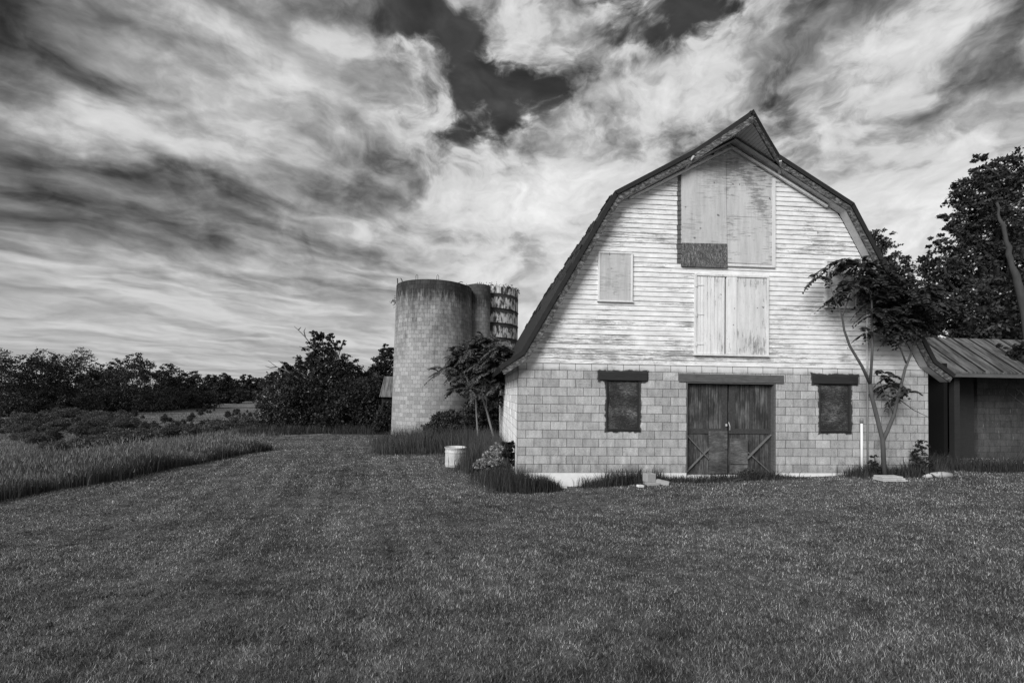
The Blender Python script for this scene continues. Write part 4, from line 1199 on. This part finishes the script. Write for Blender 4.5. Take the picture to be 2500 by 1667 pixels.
# bushes round the silo foot and at the barn corner
def bush(name, px, Z, blobs, label, n, size, m=MLEAF, cat='bush', **k):
    return tree(name, gbase(px, Z), [pb_(*q, Z) for q in blobs], label, cat, n=n, size=size, m=m, tr=.03, stems=3, fork=.25, **k)
bush('bush', 1100, 20.5, [(1085, 1035, 38), (1115, 1030, 34), (1060, 1050, 26), (1135, 1050, 30), (1095, 1012, 20), (1155, 1040, 24)], 'loose dark bush growing at the foot of the block silo', 9000, .13)
bush('vine', 1215, 21.0, [(1190, 960, 45), (1215, 990, 50), (1175, 1010, 45), (1215, 1040, 45), (1200, 920, 40), (1160, 990, 30)], 'dark creeper filling the gap between the stave silo and the barn', 12000, .17, MLEAFD, 'creeper')
bush('leafy_shrub', 1205, 11.9, [(1200, 1115, 26), (1190, 1140, 28), (1215, 1095, 18), (1180, 1165, 18), (1222, 1140, 20), (1170, 1130, 12)], 'pale leaved shrub in the weeds left of the barn corner', 2600, .075, MLEAFB, 'shrub', per=12)
bush('broad_leaved_vine', 1243, 11.4, [(1244, 1090, 12), (1238, 1105, 13), (1250, 1112, 9), (1252, 1130, 8), (1232, 1085, 7), (1248, 1080, 6)], 'dark broad leaved vine hanging on the left wall near the barn corner', 420, .10, MLEAFD, 'vine', per=7, aspect=.9, twigs=False)
bush('leafy_shrub', 2140, 11.1, [(2133, 1115, 7), (2134, 1135, 10), (2130, 1128, 8), (2138, 1145, 12)], 'small dark weed plant beside the foot of the sapling', 500, .06, MLEAFD, 'plant', per=8)
bush('leafy_shrub', 2255, 11.2, [(2252, 1085, 14), (2248, 1110, 16), (2255, 1130, 16), (2236, 1120, 10)], 'thin dark shrub at the right corner of the block wall', 700, .07, MLEAFD, 'shrub', per=6)
bush('leafy_shrub', 1822, 10.95, [(1822, 1146, 7), (1835, 1150, 8), (1812, 1155, 6), (1845, 1156, 7)], 'low leafy weed in front of the right leaf of the double door', 500, .05, MLEAFM, 'plant', per=8)
bush('foliage_spray', 2520, 14.0, [(2480, 880, 30), (2450, 905, 14), (2510, 860, 35), (2490, 910, 22), (2540, 880, 40), (2440, 850, 10)], 'dark spray of leaves hanging over the right end of the tin roof', 3800, .12, MLEAFD, 'branch', per=14)

# hedge and trees at the far end of the lawn
Zh = 29
tree('snag_tree', gbase(790, Zh+1), [pb_(*q, Zh+1) for q in [(785, 832, 26), (770, 815, 12), (765, 850, 18), (805, 850, 18), (812, 820, 14), (838, 828, 12), (830, 845, 14), (790, 880, 38), (850, 880, 20), (745, 885, 25), (820, 905, 45), (760, 925, 50), (850, 930, 45), (865, 905, 18), (800, 960, 60)]],
     'tallest tree of the hedge with dead bare branches sticking out to the left', n=17000, size=.19, tr=.14, m=MLEAFD)
mb = MB()
def dz_(px, py): q = D(px, py, Zh+.8); return (q[0], q[1], q[2])
for pts in [[(785, 880), (762, 845), (745, 822), (728, 805), (718, 796)], [(745, 822), (742, 808), (746, 800)], [(762, 845), (740, 848), (730, 845)], [(728, 805), (735, 798)], [(740, 930), (700, 905), (675, 895), (655, 880)], [(700, 905), (690, 885), (680, 880)], [(675, 895), (660, 897), (648, 893)]]:
    mb.tube([dz_(*p) for p in pts], list(np.linspace(.05, .014, len(pts))), 5)
o = mb.build('bare_branches', MBARKG); par = [q for q in bpy.data.objects if q.name.startswith('snag_tree')][0]
o.parent = par; o.matrix_parent_inverse = Matrix.Translation(par.location).inverted()
hed = [('flowering_bush', 690, 28.3, [(700, 965, 48), (670, 985, 45), (730, 990, 45), (690, 1010, 45), (655, 1005, 35), (700, 935, 30), (650, 960, 25)], 'bush with clusters of white flowers at the left end of the hedge', MLEAF, 70),
       ('bush', 760, 28.6, [(760, 985, 55), (790, 1000, 50), (745, 1015, 40), (775, 950, 40), (800, 960, 30)], 'dark rounded bush below the tallest hedge tree', MLEAFD, 10),
       ('bush', 840, 28.2, [(840, 985, 55), (865, 1000, 50), (815, 1015, 45), (850, 950, 40), (880, 960, 35)], 'dark bush in the middle of the hedge left of the silo', MLEAFD, 0),
       ('bush', 920, 27.8, [(915, 975, 50), (940, 990, 50), (900, 1010, 45), (935, 1020, 35), (925, 940, 35), (955, 950, 35)], 'dark bush touching the left side of the block silo', MLEAFD, 0),
       ('bush', 944, 25.9, [(946, 1000, 20), (938, 1020, 22), (952, 1030, 20), (930, 1040, 16)], 'small dark bush below the metal roof beside the block silo', MLEAFD, 0),
       ('small_tree', 700, 33, [(700, 905, 18), (695, 890, 10), (715, 925, 25), (680, 925, 22)], 'small tree poking up behind the flowering bush', MLEAFD, 0),
       ('small_tree', 940, 34, [(940, 880, 26), (955, 900, 30), (925, 905, 25), (940, 858, 16), (958, 865, 16), (930, 920, 30), (945, 845, 9)], 'tree rising just behind the left edge of the block silo', MLEAFD, 0),
       ('bush', 890, 31, [(885, 925, 22), (905, 935, 25), (870, 930, 20)], 'low rounded tree behind the middle of the hedge', MLEAFD, 0)]
for nm, px, Zz, bb, lab, m, fl in hed:
    tree(nm, gbase(px, Zz), [pb_(*q, Zz) for q in bb], lab, 'tree' if 'tree' in nm else 'bush', n=13000 if 'bush' in nm else 7000, size=.17, m=m, tr=.07, stems=3, fork=.25, flowers=fl)
# plant growing out of the silo wall
q = D(966, 737, SZ-.3); mb = MB(); mb.tube([(q[0]+.2, q[1], q[2]-.15), (q[0], q[1], q[2]), (q[0]-.08, q[1], q[2]+.15)], .012, 5)
V, F = leaves(np.array(q)+R.normal(size=(90, 3))*np.array([.12, .12, .15]), R.normal(size=(90, 3)), np.full(90, .1), .5)
sp_ = mb.build('wall_sprig', MBARK); npmesh('leaves', V, F, MLEAFD, sp_)
tag(sp_, 'small sprig growing from the upper left side of the block silo', 'plant')
th = np.linspace(math.pi*1.15, math.pi*1.95, 60)
pts = []
for a in R.uniform(math.pi*1.1, math.pi*2.0, 420): pts.append((s2[0]+(s2r-.05)*math.cos(a), s2[1]+(s2r-.05)*math.sin(a), z2+R.uniform(-.04, .13)))
V, F = leaves(np.array(pts)+R.normal(size=(420, 3))*.06, R.normal(size=(420, 3)), R.uniform(.08, .16, 420), .4)
tag(npmesh('rim_creeper', V, F, MLEAFD), 'dry creeper growing along the rim of the stave silo', 'creeper')

# far tree line, each tree its own
far = [(5, 100, [(5, 880, 38), (0, 915, 45), (-30, 890, 40), (20, 940, 40)]), (60, 112, [(60, 890, 30), (75, 915, 40), (45, 925, 38)]), (110, 105, [(110, 880, 34), (95, 910, 42), (130, 905, 40), (115, 945, 40)]),
       (160, 110, [(155, 890, 30), (165, 915, 36), (150, 940, 36)]), (255, 150, [(250, 905, 24), (262, 925, 28), (240, 930, 24)]), (285, 138, [(283, 890, 18), (290, 915, 28), (275, 930, 28)]),
       (325, 130, [(325, 880, 22), (340, 900, 30), (312, 915, 32), (345, 930, 30)]), (360, 140, [(362, 905, 20), (368, 930, 28)]), (420, 150, [(415, 903, 20), (430, 920, 26), (400, 930, 24), (425, 940, 22)]),
       (470, 160, [(468, 920, 20), (480, 935, 24), (455, 940, 22)]), (515, 210, [(512, 925, 14), (525, 935, 16), (505, 942, 15)]), (553, 200, [(550, 922, 14), (560, 935, 18), (540, 942, 16)]),
       (605, 230, [(603, 925, 13), (615, 935, 16), (592, 940, 15)]), (640, 240, [(640, 935, 14), (655, 940, 16), (628, 943, 12)]), (210, 128, [(212, 915, 22), (225, 930, 26), (195, 935, 24)])]
farlab = ['tall dark tree at the left edge of the picture', 'round dark tree second from the left edge', 'broad dark tree left of the bare pale tree', 'dark tree just left of the bare pale tree', 'dark tree between the pale tree and the tallest middle one',
          'slim dark tree beside the straw coloured strip', 'tallest dark tree in the middle of the far tree line', 'narrow tree right of the tallest far tree', 'domed tree standing where the far tree line steps down', 'low tree right of the domed far tree',
          'distant round tree near the low point of the tree line', 'distant tree at the lowest part of the tree line', 'distant tree left of the hedge top', 'distant low tree directly behind the left tip of the hedge', 'low dark tree under the bare pale tree']
for (px, Zz, bb), lab in zip(far, farlab):
    k = Zz/FPX
    bs = [pb_(*q, Zz) for q in bb]; lo = min(b[2] for b in bs); gb_ = gbase(px, Zz)[2]
    for dx_ in (-1.1, -.35, .4, 1.15):
        h_ = max(1.6, (lo-gb_)*.5); qq = D(px, 957, Zz); bs.append((qq[0]+dx_*h_*1.15, qq[1]+rnd.uniform(-1, 1), gb_+h_*rnd.uniform(.45, .95), h_*1.0))
    tree('field_tree', gbase(px, Zz), bs, lab, n=10500, size=4.6*k, m=MLEAFD, tr=3*k, group='trees along the far side of the field', clump=.2, per=22)
Zp = 135
pt = tree('pale_tree', gbase(200, Zp), [pb_(*q, Zp) for q in [(200, 862, 18), (188, 875, 14), (215, 875, 16), (205, 890, 14), (228, 890, 10)]], 'thin pale tree with visible bare limbs in the far tree line', n=1100, size=.5, m=MLEAFM, bark=MBARKG, tr=.45, per=10)
bl = []
for k in range(26):     # far hazy belt of distant woods
    px = -60+k*32; bl.append(pb_(px, 950+rnd.uniform(-4, 4), rnd.uniform(10, 17), 320))
p, d, c = crown_points(bl, 14000, .8, .25, 14)
V, F = leaves(p, d, R.uniform(1.5, 3.2, len(p)), .6)
tag(npmesh('far_woods', V, F, MLEAFD), 'distant belt of woodland on the horizon beyond the field', 'woods', kind='stuff')

# scrub bushes of the field
def scrub(kind):
    r = empty(kind, (0, 0, 0), 'x', 'bush')
    if kind == 'cedar_bush': bb = [(0, 0, .45, .5), (.05, 0, .85, .38), (0, .05, 1.2, .22), (-.1, 0, .5, .45)]; m = MLEAF
    else: bb = [(0, 0, .5, .55), (.5, .1, .45, .45), (-.5, 0, .4, .45), (.1, .2, .8, .4)]; m = MLEAFM
    p, d, c = crown_points(bb, 2600, .9, .22, 14)
    V, F = leaves(p, d, R.uniform(.07, .15, len(p)), .5)
    npmesh('crown', V, F, m, r)
    mb = MB()
    for q in bb: limb(mb, (0, 0, -.1), q[:3], .03, .008, .1, 4, 5)
    mb.build('trunk', MBARK, r)
    return r
protos = {k: [scrub(k) for _ in range(2)] for k in ('cedar_bush', 'scrub_bush')}
used = set()
def put_scrub(kind, px, Zz, s, label, group):
    pr_ = rnd.choice(protos[kind])
    if pr_.name not in used: o = pr_; used.add(pr_.name)
    else:
        o = pr_.copy(); C.objects.link(o)
        for c in list(pr_.children):
            d = c.copy(); C.objects.link(d); d.parent = o
    o.location = gbase(px, Zz); o.rotation_euler = (0, 0, rnd.uniform(0, 6.28)); o.scale = (s*rnd.uniform(.85, 1.2), s*rnd.uniform(.85, 1.2), s)
    tag(o, label, 'bush', group)
for i in range(150):
    Zz = rnd.uniform(45, 150); px = rnd.uniform(60, 650)
    put_scrub('cedar_bush', px, Zz, rnd.uniform(.6, 1.35), 'small cedar bush scattered in the middle of the scrubby field', 'cedar bushes dotted over the field')
for i in range(75):
    Zz = rnd.uniform(26, 66); px = rnd.uniform(max(0, 420-Zz*9), 660)
    if px < 150 and Zz < 35: continue
    put_scrub('scrub_bush', px, Zz, rnd.uniform(.6, 1.15), 'leafy scrub bush on the slope just beyond the tall grass strip', 'scrub bushes on the near slope of the field')
for i in range(46):
    put_scrub('scrub_bush', rnd.uniform(-20, 320), rnd.uniform(60, 105), rnd.uniform(1.3, 2.3), 'large scrub bush at the foot of the far left hand trees', 'large scrub bushes at the left of the field')

# ------------------------------------------------------------------ shed on the right
shx0 = P(2293, 1000, 1.6)[0]
EY, KY = 1.30, 2.75
ea = P(2324, 906, EY); ka = P(2262, 823, KY)
ez_, kz = ea[2], ka[2]
X1 = 22.0
shed = empty('shed', (16, 2, 0), 'low open shed with tin roof and block walls right of the barn', 'shed')
def sp(mb, name, m, **k): return at0(mb.build(name, m, None, **k), shed)
xl = ea[0]-.0; xk = ka[0]
mb = MB()
mb.prism([(xl-.55, EY, ez_), (X1, EY, ez_), (X1, KY, kz), (xl-.55, KY, kz)], (0, 0, -.05))
mb.prism([(xl-.55, KY, kz), (X1, KY, kz), (X1, KY+3.5, kz-1.4), (xl-.55, KY+3.5, kz-1.4)], (0, 0, -.05))
rf2 = sp(mb, 'roof', MTIN)
xs_ = P(2361, 906, EY)[0]; k = -2
while xs_+k*.585 < X1:
    x = xs_+k*.585
    if x > xl-.5:
        mb = MB(); mb.bar((x, EY-.005, ez_+.012), (x, KY, kz+.012), .03, .035)
        o = mb.build('seam', MEDGE); o.parent = rf2
    k += 1
mb = MB(); mb.box(xl-.3, X1, EY+.01, EY+.04, ez_-.16, ez_-.051); sp(mb, 'fascia', MGREYW)
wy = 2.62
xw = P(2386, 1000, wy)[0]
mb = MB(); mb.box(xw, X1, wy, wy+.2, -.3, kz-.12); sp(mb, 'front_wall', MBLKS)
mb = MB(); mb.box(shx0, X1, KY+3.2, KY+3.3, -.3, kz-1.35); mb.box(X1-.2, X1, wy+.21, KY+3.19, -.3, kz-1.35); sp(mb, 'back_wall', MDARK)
a, b = P(2325.5, 1000, 1.6)[0], P(2339, 1000, 1.6)[0]
mb = MB(); mb.box(a, b, 1.55, 1.7, -.3, ez_+.1); sp(mb, 'post', MDARKW)
a2, b2 = P(2341, 1000, 2.5)[0], P(2378, 1000, 2.5)[0]
mb = MB(); mb.box(a2, b2, 2.5, 2.54, -.3, kz-.2); sp(mb, 'board_panel', MDARKW)
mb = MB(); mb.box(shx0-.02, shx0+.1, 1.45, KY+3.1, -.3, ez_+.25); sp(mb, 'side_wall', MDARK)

# small metal sided shed behind the silo
a = D(934, 918, 26.4); b = D(990, 918, 26.4); c = D(933, 968, 26.4)
mb = MB(); mb.prism([(a[0]+.12, a[1], a[2]), (b[0], b[1], a[2]), (b[0], b[1]-.6, c[2]), (a[0]-.05, a[1]-.6, c[2])], (0, .3, -.02))
for i in range(8):
    x = a[0]+.12+i*.3; mb.bar((x, a[1]-.003, a[2]), (x-.1, a[1]-.62, c[2]), .03, .04)
ms = empty('metal_shed', (a[0]+1, a[1], g0-.2), 'corner of a grey metal roofed shed showing left of the block silo', 'shed')
at0(mb.build('roof', MTIN), ms)
mb = MB(); mb.box(a[0]+.05, b[0], a[1]-.3, a[1]+2, g0-.6, c[2]+.0); at0(mb.build('wall', MDARKW), ms)

# ------------------------------------------------------------------ small things
# round galvanised tank
q = ground_at(1110, 1141); tx_, ty_ = q[0], q[1]+.3; tz = float(gz(tx_, ty_)); r = .33
tank = empty('stock_tank', (tx_, ty_, tz), 'round galvanised steel stock tank standing on the lawn left of the barn', 'tank')
prof = [(r*.965, .0), (r*.965, .05), (r*1.0, .075), (r*.965, .10), (r*.955, .14), (r*.955, .40), (r*.955, .42), (r*1.02, .45), (r*.955, .48), (r*.965, .54), (r*1.0, .56), (r*1.02, .575), (r*1.0, .59), (r*.96, .585), (r*.94, .52), (r*.93, .02)]
mb = MB(); n_ = 96
for i, (rr, zz) in enumerate(prof):
    for j in range(n_):
        a = 2*math.pi*j/n_; cr2 = rr+(.0035 if (j % 2 == 0 and 4 <= i <= 5) else 0)
        mb.v.append((cr2*math.cos(a), cr2*math.sin(a), zz))
for i in range(len(prof)-1):
    for j in range(n_): mb.f.append((i*n_+j, i*n_+(j+1) % n_, (i+1)*n_+(j+1) % n_, (i+1)*n_+j))
mb.f.append(tuple(15*n_+j for j in range(n_)))
mb.build('tank_wall', MSTEEL, tank, smooth=True)
mb = MB(); mb.tube([(r*1.012*math.cos(a), r*1.012*math.sin(a), .585) for a in np.linspace(0, 2*math.pi, 65)], .012, 6, False); mb.build('rim', MSTEEL, tank, smooth=True)
# loose concrete blocks by the wall
def cinder(px, py, Y, sx, sy, sz, rz, tilt, label, m=MCONC, hollow=True, cat='concrete block'):
    q = P(px, py, Y); z = float(gz(q[0], Y)); mb = MB()
    t = .035
    if hollow:
        mb.box(-sx/2, sx/2, -sy/2, -sy/2+t, 0, sz); mb.box(-sx/2, sx/2, sy/2-t, sy/2, 0, sz)
        mb.box(-sx/2, -sx/2+t, -sy/2+t, sy/2-t, 0, sz); mb.box(sx/2-t, sx/2, -sy/2+t, sy/2-t, 0, sz)
    else: mb.box(-sx/2, sx/2, -sy/2, sy/2, 0, sz)
    o = mb.build('concrete_block', m, None, bevel=.006)
    o.location = (q[0], Y, z+tilt[1]); o.rotation_euler = (0, tilt[0], rz); tag(o, label, cat); return o
cinder(1585, 1155, -.35, .24, .2, .2, .25, (0, .075), 'hollow concrete block set upright on a slab by the front wall')
cinder(1590, 1165, -.36, .30, .24, .07, .1, (0, .0), 'flat concrete slab under the hollow block by the front wall', hollow=False, cat='slab')
cinder(1563, 1165, -.52, .16, .09, .055, .3, (.1, .0), 'small white brick lying left of the hollow block', MFOUND, False, 'brick')
cinder(1617, 1162, -.42, .30, .14, .10, -.5, (.15, .0), 'tilted concrete block lying right of the hollow block', MCONC)
cinder(1376, 1188, -.20, .16, .07, .03, .3, (.1, .0), 'thin white stone chip at the foot of the white foundation', MFOUND, False, 'stone')
# pile of white boards, white log
q = P(2172, 1150, -.75); z = float(gz(q[0], -.75)); 
pl = empty('board_pile', (q[0], -.75, z), 'small pile of white boards lying at the foot of the sapling', 'boards')
for k in range(3):
    mb = MB(); mb.box(-.31+.012*k, .31-.03*k, -.16+.03*k, .14, .012+k*.036, .044+k*.036); mb.build('board', MPANEL, pl, bevel=.003)
a, b = P(2272, 1144, -.45), P(2322, 1146, -.45)
mb = MB(); za = float(gz(a[0], -.45))+.06
mb.tube([(a[0]-.25, -.5, za-.03), (a[0], -.47, za), ((a[0]+b[0])/2, -.45, za+.01), (b[0], -.43, za-.01)], [.03, .07, .085, .075], 10)
tag(mb.build('white_log', mat('bleached_wood', m_plain(.42, .45, 9, stretch=(1, 1, 1)), .9), None, smooth=True), 'bleached white log lying beyond the board pile', 'log')
# thin fence stake
a, b = D(1232.5, 1166, 11.3), D(1241, 1100, 11.3)
mb = MB(); mb.bar((a[0], a[1], a[2]-.25), b, .045, .03); tag(mb.build('fence_stake', MRUST), 'black leaning iron stake in the weeds left of the barn corner', 'stake')
# wires beyond the roof
for i, (y0, y1) in enumerate(((629, 634), (646, 651), (654, 660))):
    a, b = D(2060, y0-3, 60), D(2560, y1-14, 60); mb = MB()
    mb.tube([a+(b-a)*t-np.array([0, 0, .8*math.sin(math.pi*t)]) for t in np.linspace(0, 1, 12)], .022, 5)
    tag(mb.build('power_line', MEDGE), ['uppermost thin wire crossing the sky right of the barn roof', 'middle thin wire crossing the sky right of the barn roof', 'lowest thin wire crossing the sky right of the barn roof'][i], 'wire', 'wires behind the barn')

# ------------------------------------------------------------------ render
S.render.engine = 'CYCLES'
S.cycles.max_bounces = 6; S.cycles.diffuse_bounces = 3; S.cycles.transparent_max_bounces = 4
S.render.resolution_x, S.render.resolution_y = 1024, 682
